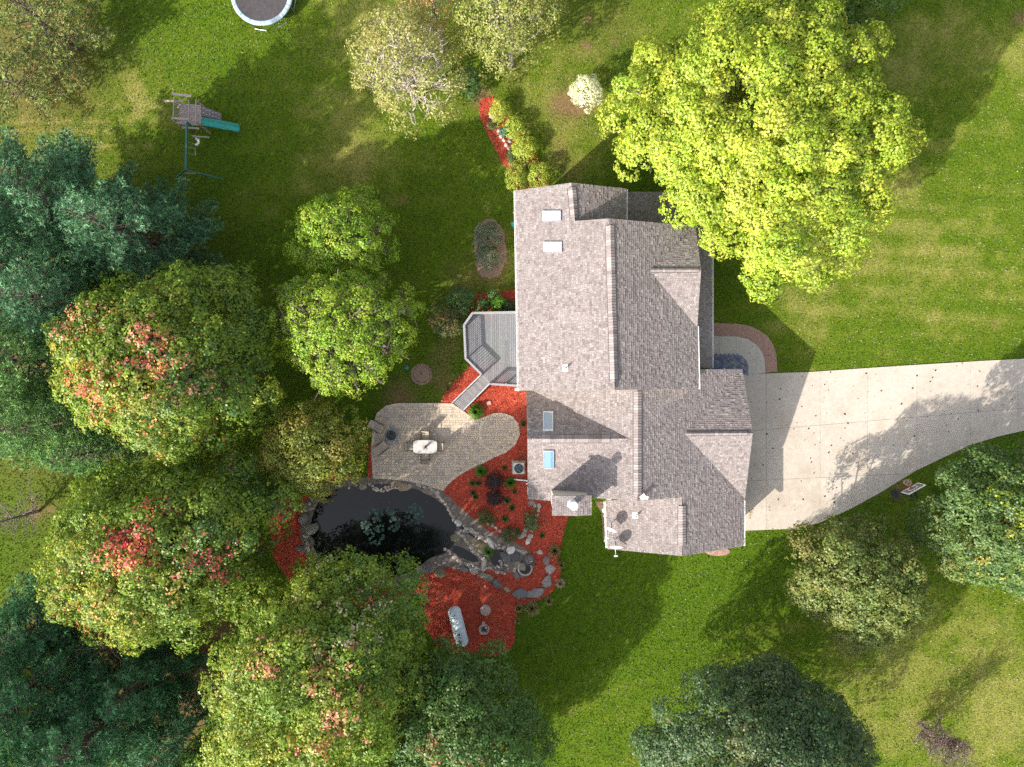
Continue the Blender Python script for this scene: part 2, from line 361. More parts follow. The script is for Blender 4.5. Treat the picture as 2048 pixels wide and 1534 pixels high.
# ------------------------------------------------------------------ lawn
def blob(x, y, px, py, rx, ry, ang=0.0):
    c = P2(px, py); k = HC / FPX; dx = (x - c[0]) / (rx * k); dy = (y - c[1]) / (ry * k)
    if ang: dx, dy = dx * math.cos(ang) + dy * math.sin(ang) * ry / rx, -dx * math.sin(ang) * rx / ry + dy * math.cos(ang)
    return np.exp(-(dx * dx + dy * dy))
def lawn_color(x, y):
    dry = 0.10 + 0 * x
    for (a, b, rx, ry, s) in ((1800, 520, 340, 240, .48), (1960, 1330, 230, 230, .54), (730, 110, 130, 190, .55), (1090, 190, 150, 190, .48), (1900, 110, 220, 140, .48), (640, 330, 160, 150, .22),
                              (300, 200, 130, 120, .25), (1180, 1390, 120, 200, .12), (990, 520, 60, 80, .3), (380, 1330, 130, 180, .25), (1620, 1380, 160, 160, .35), (60, 280, 120, 80, .2), (1500, 660, 150, 60, .1)):
        dry = dry + s * blob(x, y, a, b, rx, ry)
    for (a, b, rx, ry, s) in ((1330, 1200, 260, 130, .35), (40, 1010, 110, 140, .35), (560, 230, 110, 90, .15), (1430, 1090, 180, 60, .25), (330, 90, 110, 70, .15), (1120, 1090, 90, 70, .15)):
        dry = dry - s * blob(x, y, a, b, rx, ry)
    n1 = fbm(x, y, 3.2, 1); n2 = fbm(x, y, 0.75, 5); n3 = fbm(x, y, 9.0, 9); n4 = fbm(x * .32, y * 1.25, 1.2, 13)
    dry = dry + (n1 - .5) * .6 + (n2 - .5) * .6 + (n3 - .5) * .3 + (n4 - .5) * (.35 + .5 * blob(x, y, 1800, 520, 330, 270))
    # mowing bands: level ones east of the big tree, slanting ones south of the house
    st = np.sin((y + 0.06 * x + 0.5 * (n3 - .5)) * 2 * math.pi / 1.55)
    dry = dry + .10 * st * np.clip(blob(x, y, 1800, 560, 330, 260) * 1.3, 0, 1)
    st2 = np.sin((y * .86 - .52 * x + .04 * x * x * .3) * 2 * math.pi / 1.5)
    dry = dry + .15 * st2 * np.clip(blob(x, y, 1330, 1270, 330, 220) * 1.3, 0, 1)
    # rows of dried clippings near the play set
    rows = 0 * x
    for i, ry in enumerate((150, 178, 212, 246, 266, 296)):
        c = P2(200, ry); rows = rows + np.exp(-((y - c[1] + .02 * (x + 25) + .12 * (n2 - .5)) / .10) ** 2)
    dry = dry + .55 * rows * (n2 > .5) * np.clip(blob(x, y, 130, 230, 210, 110) * 1.5, 0, 1)
    dry = dry + .45 * blob(x, y, 275, 205, 20, 75) * (n2 > .48)
    dry = np.clip(dry, 0, 1)[..., None]
    g1 = np.array((.062, .116, .005)); g2 = np.array((.132, .166, .014)); tan = np.array((.215, .210, .055)); br = np.array((.17, .11, .055))
    c = g1 * (1 - dry) + g2 * dry
    t = np.clip((dry - .35) / .6, 0, 1); c = c * (1 - t) + tan * t
    # thin spots where soil shows
    bare = 0 * x
    for (a, b, r, s) in ((1175, 35, 8, .9), (1172, 90, 8, .9), (1230, 85, 7, .8), (1205, 55, 90, .22), (1140, 205, 34, .9), (1160, 215, 24, .5), (1120, 300, 22, .45), (1140, 345, 26, .4), (690, 350, 60, .25), (808, 400, 8, .8), (990, 545, 30, .55), (1600, 650, 60, .0),
                         (380, 1330, 90, .8), (330, 1420, 120, .8), (430, 1250, 60, .6), (200, 1250, 140, .6), (880, 715, 25, .4), (800, 795, 36, .75), (885, 760, 30, .6), (1800, 980, 14, .9), (2040, 35, 14, .8), (1990, 650, 7, .7), (965, 185, 16, .8), (930, 560, 40, .35),
                         (100, 150, 140, .35), (30, 90, 120, .4), (70, 1025, 14, .9), (100, 1020, 9, .8), (460, 1180, 40, .6), (250, 560, 120, .6), (100, 700, 250, .7), (905, 690, 20, .4), (1120, 215, 20, .5), (955, 205, 14, .7), (985, 200, 10, .5)):
        bare = bare + s * blob(x, y, a, b, r, r)
    bare = np.clip(bare * (.55 + .9 * n2), 0, 1)[..., None]
    c = c * (1 - bare) + br * (.75 + .5 * n1[..., None]) * bare
    return c, bare[..., 0], dry[..., 0]

def np_mesh(name, V, faces_k, col, mat, parent=None, kind=None, smooth=False):
    """V: (N,k,3) separate k-gons, col: (N,3) per face"""
    N, k = V.shape[:2]
    o_ = ORG.get(parent.name, Vector((0, 0, 0))) if parent is not None else Vector((0, 0, 0))
    co = (V.reshape(-1, 3) - np.array(o_)).astype(np.float32)
    me = bpy.data.meshes.new(name)
    me.vertices.add(N * k); me.vertices.foreach_set('co', co.ravel())
    me.loops.add(N * k); me.loops.foreach_set('vertex_index', np.arange(N * k, dtype=np.int32))
    me.polygons.add(N); me.polygons.foreach_set('loop_start', np.arange(0, N * k, k, dtype=np.int32))
    at = me.attributes.new('col', 'FLOAT_COLOR', 'FACE')
    at.data.foreach_set('color', np.concatenate([col, np.ones((N, 1))], 1).astype(np.float32).ravel())
    me.materials.append(mat); me.update(calc_edges=True)
    o = link_mesh(name, me, parent)
    if kind: o['kind'] = kind
    return o

def make_lawn():
    st = 0.36; xs = np.arange(-46, 46.01, st); ys = np.arange(-36, 36.01, st)
    X, Y = np.meshgrid(xs, ys); Z = (fbm(X, Y, 6, 3) - .5) * .05 - 0.03
    nx, ny = len(xs), len(ys)
    co = np.stack([X, Y, Z], -1).reshape(-1, 3)
    i = np.arange(nx * ny).reshape(ny, nx)
    q = np.stack([i[:-1, :-1], i[:-1, 1:], i[1:, 1:], i[1:, :-1]], -1).reshape(-1, 4)
    ring = [(-320, -320), (320, -320), (320, 320), (-320, 320)]; inner = [(-46, -36), (46, -36), (46, 36), (-46, 36)]
    base = len(co)
    co = np.concatenate([co, np.array([(a, b, -.03) for a, b in ring + inner])])
    extra = [(base + k, base + (k + 1) % 4, base + 4 + (k + 1) % 4, base + 4 + k) for k in range(4)]
    q = np.concatenate([q, np.array(extra)])
    me = bpy.data.meshes.new('lawn'); me.vertices.add(len(co)); me.vertices.foreach_set('co', co.astype(np.float32).ravel())
    me.loops.add(q.size); me.loops.foreach_set('vertex_index', q.astype(np.int32).ravel())
    me.polygons.add(len(q)); me.polygons.foreach_set('loop_start', np.arange(0, q.size, 4, dtype=np.int32))
    c, bare, dry = lawn_color(co[:, 0], co[:, 1])
    at = me.attributes.new('col', 'FLOAT_COLOR', 'POINT'); at.data.foreach_set('color', np.concatenate([c * .95, np.ones((len(c), 1))], 1).astype(np.float32).ravel())
    me.materials.append(M['lawn']); me.update(calc_edges=True)
    o = link_mesh('lawn', me); o['kind'] = 'structure'; o['label'] = 'wide mown lawn with dry tan patches around the house'
make_lawn()

def make_grass():
    n = 330000
    x = RNG.uniform(-40, 40, n); y = RNG.uniform(-30, 30, n)
    keep = np.ones(n, bool)
    for p in NOGRASS: keep &= ~inside(p, x, y)
    keep &= (np.hypot(x - RINGC[0], y - RINGC[1]) > RINGR)
    x = x[keep]; y = y[keep]; c, bare, dry = lawn_color(x, y)
    k2 = RNG.random(len(x)) > bare * .85
    x, y, c, dry = x[k2], y[k2], c[k2], dry[k2]; n = len(x)
    a = RNG.uniform(0, 2 * np.pi, n); h = RNG.uniform(.035, .085, n) * (1.1 - .4 * dry); wd = RNG.uniform(.03, .07, n); ln = RNG.uniform(.02, .09, n)
    z0 = (fbm(x, y, 6, 3) - .5) * .05 - 0.035
    dx, dy = np.cos(a), np.sin(a)
    V = np.zeros((n, 3, 3))
    V[:, 0] = np.stack([x - dy * wd, y + dx * wd, z0], 1); V[:, 1] = np.stack([x + dy * wd, y - dx * wd, z0], 1)
    V[:, 2] = np.stack([x + dx * ln, y + dy * ln, z0 + h], 1)
    j = RNG.uniform(.8, 1.22, (n, 1)); c = c * j * (1 + RNG.normal(0, .07, (n, 3)))
    yl = RNG.random(n) < .012 + .03 * dry; c[yl] = np.array((.34, .29, .11)) * RNG.uniform(.6, 1.1, (yl.sum(), 1))
    np_mesh('grass', V, 3, np.clip(c, .004, .8), M['grass'], kind='stuff')['label'] = 'short mown grass blades of the lawn'
make_grass()

# ------------------------------------------------------------------ flat ground: drive, walk, patio, beds, pond
def sheet(name, poly, z, mat, label, kind='structure', thick=0.0, edge=0.0):
    mb = MB(); poly = ragged(poly, edge) if edge else poly
    if thick: mb.prism(poly, z - thick, z)
    else:
        if area2(poly) < 0: poly = poly[::-1]
        mb.face([(a, b, z) for a, b in poly])
    o = mb.build(name, mat); bm = bmesh.new(); bm.from_mesh(o.data); bmesh.ops.triangulate(bm, faces=[f for f in bm.faces if len(f.verts) > 4]); bm.to_mesh(o.data); bm.free()
    return tag(o, label, None, None, kind)

drive = sheet('driveway', DRIVE, 0.0, M['joint'], 'pale concrete driveway fanning out from the garage', thick=0.12)
def driveway_slabs():
    xs = [1440, 1532, 1640, 1735, 1833, 1940, 2035, 2140, 2250, 2460]
    rows = [((1400, 742), (2460, 690)), ((1400, 870), (2460, 782)), ((1400, 966), (2460, 918)), ((1400, 1075), (2460, 1075))]
    rows = [((1400, 640), (2460, 600))] + rows[1:]
    for i in range(len(xs) - 1):
        for j in range(len(rows) - 1):
            poly = list(DRIVE); g = .008
            x0, x1 = P2(xs[i], 0)[0] + g, P2(xs[i + 1], 0)[0] - g
            poly = clip_half(poly, -1, 0, -x0); poly = clip_half(poly, 1, 0, x1)
            (a, b) = rows[j]; pa, pb = Vector(P2(*a)), Vector(P2(*b)); d = (pb - pa).normalized(); nn = (-d.y, d.x)   # up side
            poly = clip_half(poly, nn[0], nn[1], nn[0] * pa.x + nn[1] * pa.y - g)
            (a, b) = rows[j + 1]; pa, pb = Vector(P2(*a)), Vector(P2(*b)); d = (pb - pa).normalized(); nn = (-d.y, d.x)
            if len(poly) < 3: continue
            poly = clip_half(poly, -nn[0], -nn[1], -(nn[0] * pa.x + nn[1] * pa.y) - g)
            if len(poly) < 3 or abs(area2(poly)) < .15: continue
            mb = MB(); v = random.uniform(.95, 1.04); mb.cur = (.455 * v, .41 * v, .36 * v)
            mb.prism(poly, -0.08, .03 + random.uniform(0, .004))
            mb.build('concrete_slab', M['concrete'], drive)
driveway_slabs()
# oil spots and rust on the concrete near the garage
def stain(px, py, r, c, nm, lab):
    mb = MB(); cx, cy = P2(px, py); pts = [(cx + r * random.uniform(.6, 1.15) * math.cos(t), cy + r * random.uniform(.6, 1.15) * math.sin(t)) for t in np.linspace(0, 2 * math.pi, 14)[:-1]]
    mb.face([(a, b, .0385) for a, b in pts]); o = mb.build(nm, pmat(nm + '_film', c, .9, .3, 10), drive); return o
for (px, py, r) in ((1501, 1022, .17), (1500, 1030, .10), (1538, 1014, .08), (1539, 1020, .09), (1568, 1012, .06), (1588, 1011, .05), (1589, 1020, .05), (1602, 962, .07), (1500, 1036, .06)):
    stain(px, py, r, (.30, .22, .13), 'oil_stain', '')

walk_bed = sheet('gravel_border', GRAVELARC, .012, M['pinkgravel'], 'curved border of pinkish gravel around the front walk', edge=.03)
walk = sheet('front_walk', WALK, .030, M['joint'], 'curved concrete front walk between the porch and the driveway', thick=.04)
def walk_slabs():
    cuts = [(-1e3, P2(1438, 0)[0]), (P2(1438, 0)[0], P2(1472, 0)[0]), (P2(1472, 0)[0], 1e3)]
    for i, (a, b) in enumerate(cuts):
        q = clip_half(list(WALK), -1, 0, -(a + .006)); q = clip_half(q, 1, 0, b - .006)
        if i == 2:
            c, d = Vector(P2(1496, 723)), Vector(P2(1529, 711)); t = (d - c).normalized(); nn = (-t.y, t.x); k = nn[0] * c.x + nn[1] * c.y
            for s in (1, -1):
                r_ = clip_half(q, s * nn[0], s * nn[1], s * k - .006)
                mb = MB(); mb.prism(r_, 0.0, .055); mb.build('walk_slab', M['walk'], walk)
        else:
            mb = MB(); mb.prism(q, 0.0, .055); mb.build('walk_slab', M['walk'], walk)
walk_slabs()
def blue_pavers():
    mb = MB(); mb.prism(BLUEP, .02, .058); o = mb.build('paver_base', M['sand'], walk)
    mb = MB(); L, Wd = .21, .105
    # herringbone of small blue grey bricks
    x0, x1 = min(p[0] for p in BLUEP), max(p[0] for p in BLUEP); y0, y1 = min(p[1] for p in BLUEP), max(p[1] for p in BLUEP)
    cs, sn = math.cos(R(45)), math.sin(R(45)); cx, cy = (x0 + x1) / 2, (y0 + y1) / 2
    for i in range(-40, 40):
        for j in range(-14, 14):
            for k in range(2):
                u = i * Wd + j * 2 * L * .5 * 0 ; 
                bx, by = (i + 4 * j) * Wd, i * Wd
                if k == 0: rect = (bx, bx + 2 * Wd, by, by + Wd)
                else: rect = (bx + 2 * Wd, bx + 3 * Wd, by - Wd, by + Wd)
                g = .006; pts = [(rect[0] + g, rect[2] + g), (rect[1] - g, rect[2] + g), (rect[1] - g, rect[3] - g), (rect[0] + g, rect[3] - g)]
                pts = [(cx + a * cs - b * sn, cy + a * sn + b * cs) for a, b in pts]
                mx, my = sum(p[0] for p in pts) / 4, sum(p[1] for p in pts) / 4
                if not (x0 < mx < x1 and y0 < my < y1) or not bool(inside(BLUEP, np.array(mx), np.array(my))): continue
                v = random.uniform(.6, 1.3); tn = random.random(); mb.cur = tuple(v * q for q in ((.13, .155, .225) if tn < .6 else ((.22, .215, .22) if tn < .85 else (.09, .12, .24))))
                mb.prism(pts, .04, .066 + random.uniform(0, .004))
    mb.build('brick_paving', M['blueslate'], walk)['kind'] = 'stuff'
blue_pavers()

bed = sheet('mulch_bed', BED, .004, M['mulch'], 'large red mulch bed around the patio and pond', edge=.04)
nwbed = sheet('mulch_bed', NWBED, .004, M['mulch'], 'narrow red mulch bed running from the house to the dark shrub', edge=.04)
deckbed = sheet('mulch_bed', DECKBED, .004, M['mulch'], 'small red mulch bed beside the deck and house wall', edge=.04)
shrubbed = sheet('mulch_ring', SHRUBBED, .002, M['brownmulch'], 'brown mulch patch under the two grey green shrubs', edge=.12)
def chips():
    Vs = []; Cs = []
    for poly, dens in ((BED, 150), (NWBED, 170), (DECKBED, 150)):
        x0, x1 = min(p[0] for p in poly), max(p[0] for p in poly); y0, y1 = min(p[1] for p in poly), max(p[1] for p in poly)
        n = int((x1 - x0) * (y1 - y0) * dens); x = RNG.uniform(x0, x1, n); y = RNG.uniform(y0, y1, n)
        k = inside(poly, x, y) & ~inside(PATIO, x, y) & ~inside(PRIM, x, y) & ~inside(STREAM, x, y); x, y = x[k], y[k]; n = len(x)
        base = np.array((.46, .066, .046)); c = base * (RNG.uniform(.55, 1.35, n) * (.7 + .6 * fbm(x, y, 1.6, 21)))[:, None]; fd = fbm(x, y, 2.3, 25)[:, None] > .60; c = np.where(fd & (RNG.random((n, 1)) < .35), np.array((.27, .12, .085)) * RNG.uniform(.6, 1.2, (n, 1)), c); ed = RNG.random(n) < .3; x = x + np.where(ed, RNG.normal(0, .09, n), 0); y = y + np.where(ed, RNG.normal(0, .09, n), 0); c[:, 1] += RNG.uniform(0, .035, n); 
        a = RNG.uniform(0, 6.28, n); l = RNG.uniform(.03, .085, n); wd = RNG.uniform(.010, .026, n); tz = RNG.uniform(-.02, .025, n); z = RNG.uniform(.012, .03, n)
        dx, dy = np.cos(a), np.sin(a); V = np.zeros((n, 4, 3))
        for q, (s, t) in enumerate(((-1, -1), (1, -1), (1, 1), (-1, 1))):
            V[:, q] = np.stack([x + dx * l * s - dy * wd * t, y + dy * l * s + dx * wd * t, z + tz * s], 1)
        pk = RNG.random(n) < .05; c[pk] = np.array((.42, .17, .10)) * RNG.uniform(.7, 1.2, (pk.sum(), 1))
        dk = RNG.random(n) < .12; c[dk] = np.array((.17, .022, .018)) * RNG.uniform(.7, 1.3, (dk.sum(), 1))
        Vs.append(V); Cs.append(c)
    np_mesh('mulch_chips', np.concatenate(Vs), 4, np.concatenate(Cs), M['chip'], kind='stuff')['label'] = 'loose red wood chips covering the beds'
chips()

patio = sheet('patio', PATIO, .03, M['sand'], 'tan paver patio with a round end beside the mulch bed', thick=.06)
def tan():
    t = random.random(); v = random.uniform(.86, 1.10)
    b = (.50, .42, .335) if t < .5 else ((.455, .39, .335) if t < .75 else ((.52, .425, .31) if t < .9 else (.38, .335, .305)))
    return tuple(v * q for q in b)
def pavers():
    # soldier course along the edge
    pts = PATIO if area2(PATIO) > 0 else PATIO[::-1]
    def offset(poly, d):
        out = []; n = len(poly)
        for i in range(n):
            a, b, c = Vector(poly[i - 1]), Vector(poly[i]), Vector(poly[(i + 1) % n])
            d1 = (b - a).normalized(); d2 = (c - b).normalized(); n1 = Vector((-d1.y, d1.x)); n2 = Vector((-d2.y, d2.x)); m = (n1 + n2); 
            m = m / max(.4, m.length_squared / 2) ; out.append((b.x + m.x * d, b.y + m.y * d))
        return out
    inner = offset(pts, .20)
    mb = MB()
    for i in range(len(pts)):
        a, b = Vector(pts[i]), Vector(pts[(i + 1) % len(pts)]); c, d = Vector(inner[i]), Vector(inner[(i + 1) % len(pts)])
        k = max(1, round((b - a).length / .13))
        for j in range(k):
            g = .006 / max((b - a).length, .1); t0, t1 = j / k + g, (j + 1) / k - g
            q = [a.lerp(b, t0), a.lerp(b, t1), c.lerp(d, t1), c.lerp(d, t0)]; m_ = tan(); mb.cur = tuple(min(.6, x * 1.12) for x in m_)
            mb.prism([(p.x, p.y) for p in q], .02, .062 + random.uniform(0, .006))
    mb.build('edge_paver', M['paver'], patio)['kind'] = 'stuff'
    # circle of wedge pavers in the round end
    cx, cy = P2(999, 866); r0, r1 = 1.33, 1.50
    mbc = MB(); kk = 62
    for k in range(kk):
        a0, a1 = 2 * math.pi * (k + .04) / kk, 2 * math.pi * (k + .96) / kk
        q = [(cx + r0 * math.cos(a0), cy + r0 * math.sin(a0)), (cx + r1 * math.cos(a0), cy + r1 * math.sin(a0)), (cx + r1 * math.cos(a1), cy + r1 * math.sin(a1)), (cx + r0 * math.cos(a1), cy + r0 * math.sin(a1))]
        if not bool(inside(inner, np.array(q[1][0]), np.array(q[1][1]))): continue
        m_ = tan(); mbc.cur = tuple(min(.62, x * 1.22) for x in m_); mbc.prism(q, .02, .064 + random.uniform(0, .005))
    mbc.build('circle_paver', M['paver'], patio)['kind'] = 'stuff'
    mb = MB(); y = min(p[1] for p in inner); y1 = max(p[1] for p in inner); xa, xb = min(p[0] for p in inner), max(p[0] for p in inner); row = 0
    while y < y1:
        h = (.16, .16, .24)[row % 3]; x = xa - random.uniform(0, .2)
        while x < xb:
            wd = random.choice((.16, .24, .24, .16, .08 + .16)); q = clip_rect(inner, x + .006, x + wd - .006, y + .006, y + h - .006)
            mx, my = x + wd / 2, y + h / 2; rr = math.hypot(mx - cx, my - cy)
            if len(q) >= 3 and abs(area2(q)) > .004 and not (r0 - .07 < rr < r1 + .07):
                mb.cur = tan(); mb.prism(q, .02, .056 + random.uniform(0, .009))
            elif len(q) >= 3 and abs(area2(q)) > .004:
                mb.cur = tan(); mb.prism(q, .02, .050)
            x += wd
        y += h; row += 1
    mb.build('field_paver', M['paver'], patio)['kind'] = 'stuff'
pavers()

prim = sheet('pond_rim', PRIM, .014, M['gravel'], 'dark gravel rim around the pond', edge=.08)
stream = sheet('stream_bed', STREAM, .020, M['gravel'], 'rocky stream bed running from the basin to the pond', edge=.08)
pond = sheet('pond_water', POND, .028, M['water'], 'still dark pond water reflecting the trees')
# dark pools of the stream
for pts, lab in (([(985, 1100), (1005, 1098), (1022, 1112), (1018, 1128), (1000, 1136), (985, 1130), (978, 1115)], 'black stream pool beside the white rock'),
                 ([(918, 1048), (935, 1055), (955, 1068), (968, 1080), (955, 1078), (935, 1068), (920, 1058)], 'dark wet channel at the pond inlet'),
                 ([(905, 1092), (920, 1092), (940, 1104), (960, 1120), (950, 1126), (925, 1116), (905, 1110)], 'dark wet channel below the mossy gravel')):
    sheet('stream_water', smooth_poly(pxpoly(pts), 2), .033, M['water'], lab)

# ------------------------------------------------------------------ stones
def rock_mesh(name, seed, sub=1, flat=.6, ang=.35):
    bm = bmesh.new(); bmesh.ops.create_icosphere(bm, subdivisions=sub, radius=1.0); rn = random.Random(seed)
    ax = [Vector((rn.uniform(-1, 1), rn.uniform(-1, 1), rn.uniform(-1, 1))).normalized() for _ in range(10)]; dd = [rn.uniform(.55, .92) for _ in ax]
    for v in bm.verts:
        for a, d in zip(ax, dd):
            t = v.co.dot(a)
            if t > d: v.co -= a * (t - d) * .9
        v.co *= 1 + rn.uniform(-ang, ang) * .25
        v.co.z *= flat
    me = bpy.data.meshes.new(name); bm.to_mesh(me); bm.free(); return me
def color_mesh(me, c):
    at = me.attributes.new('col', 'FLOAT_COLOR', 'FACE'); at.data.foreach_set('color', list((*c, 1.0)) * len(me.polygons)); me.materials.append(M['stone'])
_rs = [100]
def boulder(px, py, L, Wd, ht, ang, c, label, name='boulder', cat='boulder', group=None, sub=2):
    _rs[0] += 1; me = rock_mesh(name, _rs[0], sub, 1.0, .4); color_mesh(me, c)
    o = link_mesh(name, me, None, P(px, py, ht * .12)); k = HC / FPX
    o.scale = (L * k * .66, Wd * k * .66, ht * .62); o.rotation_euler = (random.uniform(-.12, .12), random.uniform(-.12, .12), -R(ang))
    return tag(o, label, cat, group)
GRY = (.20, .20, .20); DGR = (.13, .13, .135); TAN = (.34, .28, .20); PNK = (.36, .28, .25); WHT = (.66, .63, .58); MOS = (.19, .19, .12); BLG = (.16, .18, .19)
for a in ((607, 1037, 17, 19, .5, 10, GRY, 'rounded grey boulder at the west edge of the pond on red mulch'),
          (622, 1057, 20, 28, .55, 75, (.22, .22, .19), 'large oval grey boulder on the west bank of the pond'),
          (611, 1012, 15, 13, .4, 0, (.17, .15, .13), 'brown boulder above the rounded grey boulder on the west bank'),
          (620, 1083, 18, 14, .4, 20, (.16, .14, .12), 'brown boulder below the large oval one on the west bank'),
          (600, 1098, 13, 11, .35, 20, DGR, 'dark boulder beside the maple at the southwest bank'),
          (628, 1000, 14, 11, .35, 20, (.18, .16, .14), 'dull boulder under the yellowish tree at the northwest bank'),
          (725, 974, 14, 9, .25, 0, TAN, 'tan flat boulder near the north bank under the tree edge'),
          (752, 978, 12, 7, .22, 20, (.45, .40, .33), 'pale wedge stone on the north bank of the pond'),
          (789, 967, 24, 11, .22, 0, (.27, .21, .16), 'long brown flat stone on the north bank below the patio'),
          (810, 975, 24, 14, .25, 5, (.36, .27, .18), 'wide tan flat stone dipping into the pond below the patio'),
          (856, 983, 28, 10, .22, 18, (.22, .18, .15), 'long dark brown flagstone on the northeast bank'),
          (916, 1046, 13, 11, .3, 30, (.50, .50, .50), 'pale triangular rock at the pond inlet'),
          (912, 1074, 15, 18, .35, 80, MOS, 'mossy brown boulder between pond and stream gravel'),
          (955, 1093, 40, 22, .3, 35, (.21, .175, .125), 'long brown slab lying in the middle of the stream bed'),
          (962, 1095, 14, 20, .34, 65, (.24, .22, .10), 'yellow green mossy slab in the stream bed'),
          (981, 1087, 8, 22, .32, -28, WHT, 'white elongated rock beside the green grass clump'),
          (1021, 1102, 15, 17, .35, 40, (.72, .70, .68), 'bright white rock between the stream and the red mulch'),
          (968, 1125, 9, 21, .3, 5, (.52, .47, .43), 'pale upright slab below the green grass clump'),
          (1049, 1106, 12, 12, .3, 0, (.34, .30, .24), 'tan rock above the round dark tub'),
          (1040, 1130, 22, 15, .25, 35, (.27, .235, .18), 'flat brown slab beside the round dark tub'),
          (1033, 1150, 13, 12, .3, 0, BLG, 'blue grey rock below the flat brown slab'),
          (1012, 1113, 22, 16, .4, 50, DGR, 'dark angular rock above the stream pool'),
          (1028, 1112, 18, 18, .4, 20, (.10, .10, .105), 'dark jagged rock beside the white rock'),
          (1015, 1124, 16, 10, .3, 20, (.15, .14, .12), 'low dark rock at the side of the stream pool'),
          (838, 1140, 14, 14, .4, 0, (.23, .21, .22), 'grey boulder on the south bank beside the maple'),
          (856, 1133, 11, 13, .35, 60, DGR, 'dark boulder on the south bank of the pond'),
          (878, 1145, 20, 18, .45, 20, (.17, .16, .09), 'mossy boulder at the corner of the southern mulch'),
          (949, 1143, 14, 11, .35, 20, (.36, .32, .27), 'pale brown rock where the hose starts'),
          (925, 1138, 22, 8, .3, 10, BLG, 'low blue grey ledge above the southern mulch'),
          (966, 1150, 22, 12, .35, 20, (.24, .20, .17), 'brown rock leading the curved row of boulders'),
          (977, 1156, 18, 13, .42, 30, (.18, .18, .15), 'dark mossy boulder second in the curved row'),
          (996, 1168, 21, 14, .45, 35, DGR, 'dark grey boulder third in the curved row'),
          (1014, 1180, 13, 8, .3, 35, (.30, .24, .15), 'small tan stone in the curved row of boulders'),
          (1040, 1187, 25, 17, .5, 10, (.14, .155, .17), 'big dark blue grey boulder at the bend of the curved row'),
          (1072, 1186, 34, 16, .4, -22, (.24, .23, .24), 'long angular grey slab at the end of the curved row'),
          (1095, 1162, 17, 23, .4, 15, (.27, .25, .24), 'tall grey slab standing in the mulch above the angular slab'),
          (1100, 1140, 18, 17, .35, 0, (.38, .32, .30), 'pinkish block of stone at the east side of the mulch'),
          (1094, 1121, 14, 16, .3, 0, (.25, .17, .17), 'reddish flat stone above the pinkish block'),
          (1080, 1104, 13, 8, .2, 20, (.45, .40, .36), 'small pale stepping stone in the mulch below the chimney'),
          (1056, 1083, 10, 12, .3, 30, (.66, .62, .57), 'white lump of rock at the foot of the planted strip'),
          (1064, 1006, 14, 9, .25, 0, (.32, .28, .28), 'flat grey stone at the garage wall end of the planted strip'),
          ):
    boulder(*a)
sheet_slab = MB(); 
# cobbles: shared meshes, one object each
COB = [rock_mesh('cobble', 900 + i, 1, .75, .3) for i in range(6)]
COBC = [(.50, .43, .38), (.42, .36, .32), (.58, .51, .45), (.36, .31, .27), (.50, .40, .37), (.28, .26, .24)]
for me, c in zip(COB, COBC): color_mesh(me, c)
def cobble(px, py, d, label='small rounded pale cobble in the rock edging of the pond and stream', name='cobble', cat='stone', group='cobbles edging the pond and stream'):
    o = bpy.data.objects.new(name, random.choice(COB)); COL.objects.link(o); k = HC / FPX * d * .62
    o.location = P(px, py, .045); o.scale = (k * random.uniform(.85, 1.2), k * random.uniform(.75, 1.1), k * random.uniform(.7, 1)); o.rotation_euler = (0, 0, random.uniform(0, 6.28))
    return tag(o, label, cat, group)
def chain(pts, step, d, jit=1.5, **kw):
    for (a, b) in zip(pts[:-1], pts[1:]):
        L = math.hypot(b[0] - a[0], b[1] - a[1]); k = max(1, int(L / step))
        for j in range(k):
            t = (j + random.uniform(-.2, .2)) / k
            cobble(a[0] + (b[0] - a[0]) * t + random.uniform(-jit, jit), a[1] + (b[1] - a[1]) * t + random.uniform(-jit, jit), d * random.uniform(.7, 1.3), **kw)
chain([(835, 969), (860, 980), (878, 993), (893, 1012), (905, 1034), (910, 1046)], 3.60, 6, label='small pale cobble along the northeast edge of the pond', group='pale cobbles along the northeast edge of the pond')
chain([(862, 976), (880, 990)], 3.60, 7, label='small pale cobble along the northeast edge of the pond', group='pale cobbles along the northeast edge of the pond')
chain([(760, 965), (770, 973), (795, 977), (760, 981), (800, 969), (830, 972)], 6.48, 6, 3, label='small pale cobble on the north shore of the pond', group='pale cobbles on the north shore of the pond')
chain([(700, 973), (730, 968), (755, 970)], 6.48, 6, 3, label='small pale cobble on the north shore of the pond', group='pale cobbles on the north shore of the pond')
chain([(612, 1068), (616, 1095), (622, 1115)], 3.96, 7, 3, label='small brown cobble on the west shore of the pond', group='brown cobbles on the west shore of the pond')
chain([(606, 1022), (618, 1005), (632, 992)], 4.32, 7, 3, label='small brown cobble on the west shore of the pond', group='brown cobbles on the west shore of the pond')
chain([(915, 1064), (928, 1076), (937, 1088), (948, 1103), (960, 1115), (975, 1124)], 3.31, 7, 1.6, label='small pale cobble along the southern side of the mossy slab in the stream', group='pale cobbles along the southern side of the mossy slab in the stream')
chain([(922, 1060), (940, 1062), (960, 1075), (975, 1082)], 3.31, 7, 3, label='small pale cobble in the upper part of the stream bed', group='pale cobbles in the upper part of the stream bed')
chain([(930, 1052), (950, 1066), (968, 1078), (985, 1086), (1000, 1094), (1012, 1097)], 3.46, 6.5, 2.5, label='small pale cobble in the upper part of the stream bed', group='pale cobbles in the upper part of the stream bed')
chain([(1030, 1098), (1040, 1103), (1047, 1100)], 3.60, 6, label='small pale cobble in the upper part of the stream bed', group='pale cobbles in the upper part of the stream bed')
chain([(893, 1100), (905, 1110), (920, 1122), (940, 1130), (955, 1135)], 3.74, 6.5, 2.5, label='pale cobble next to the bright white rock', group='pale cobbles next to the bright white rock')
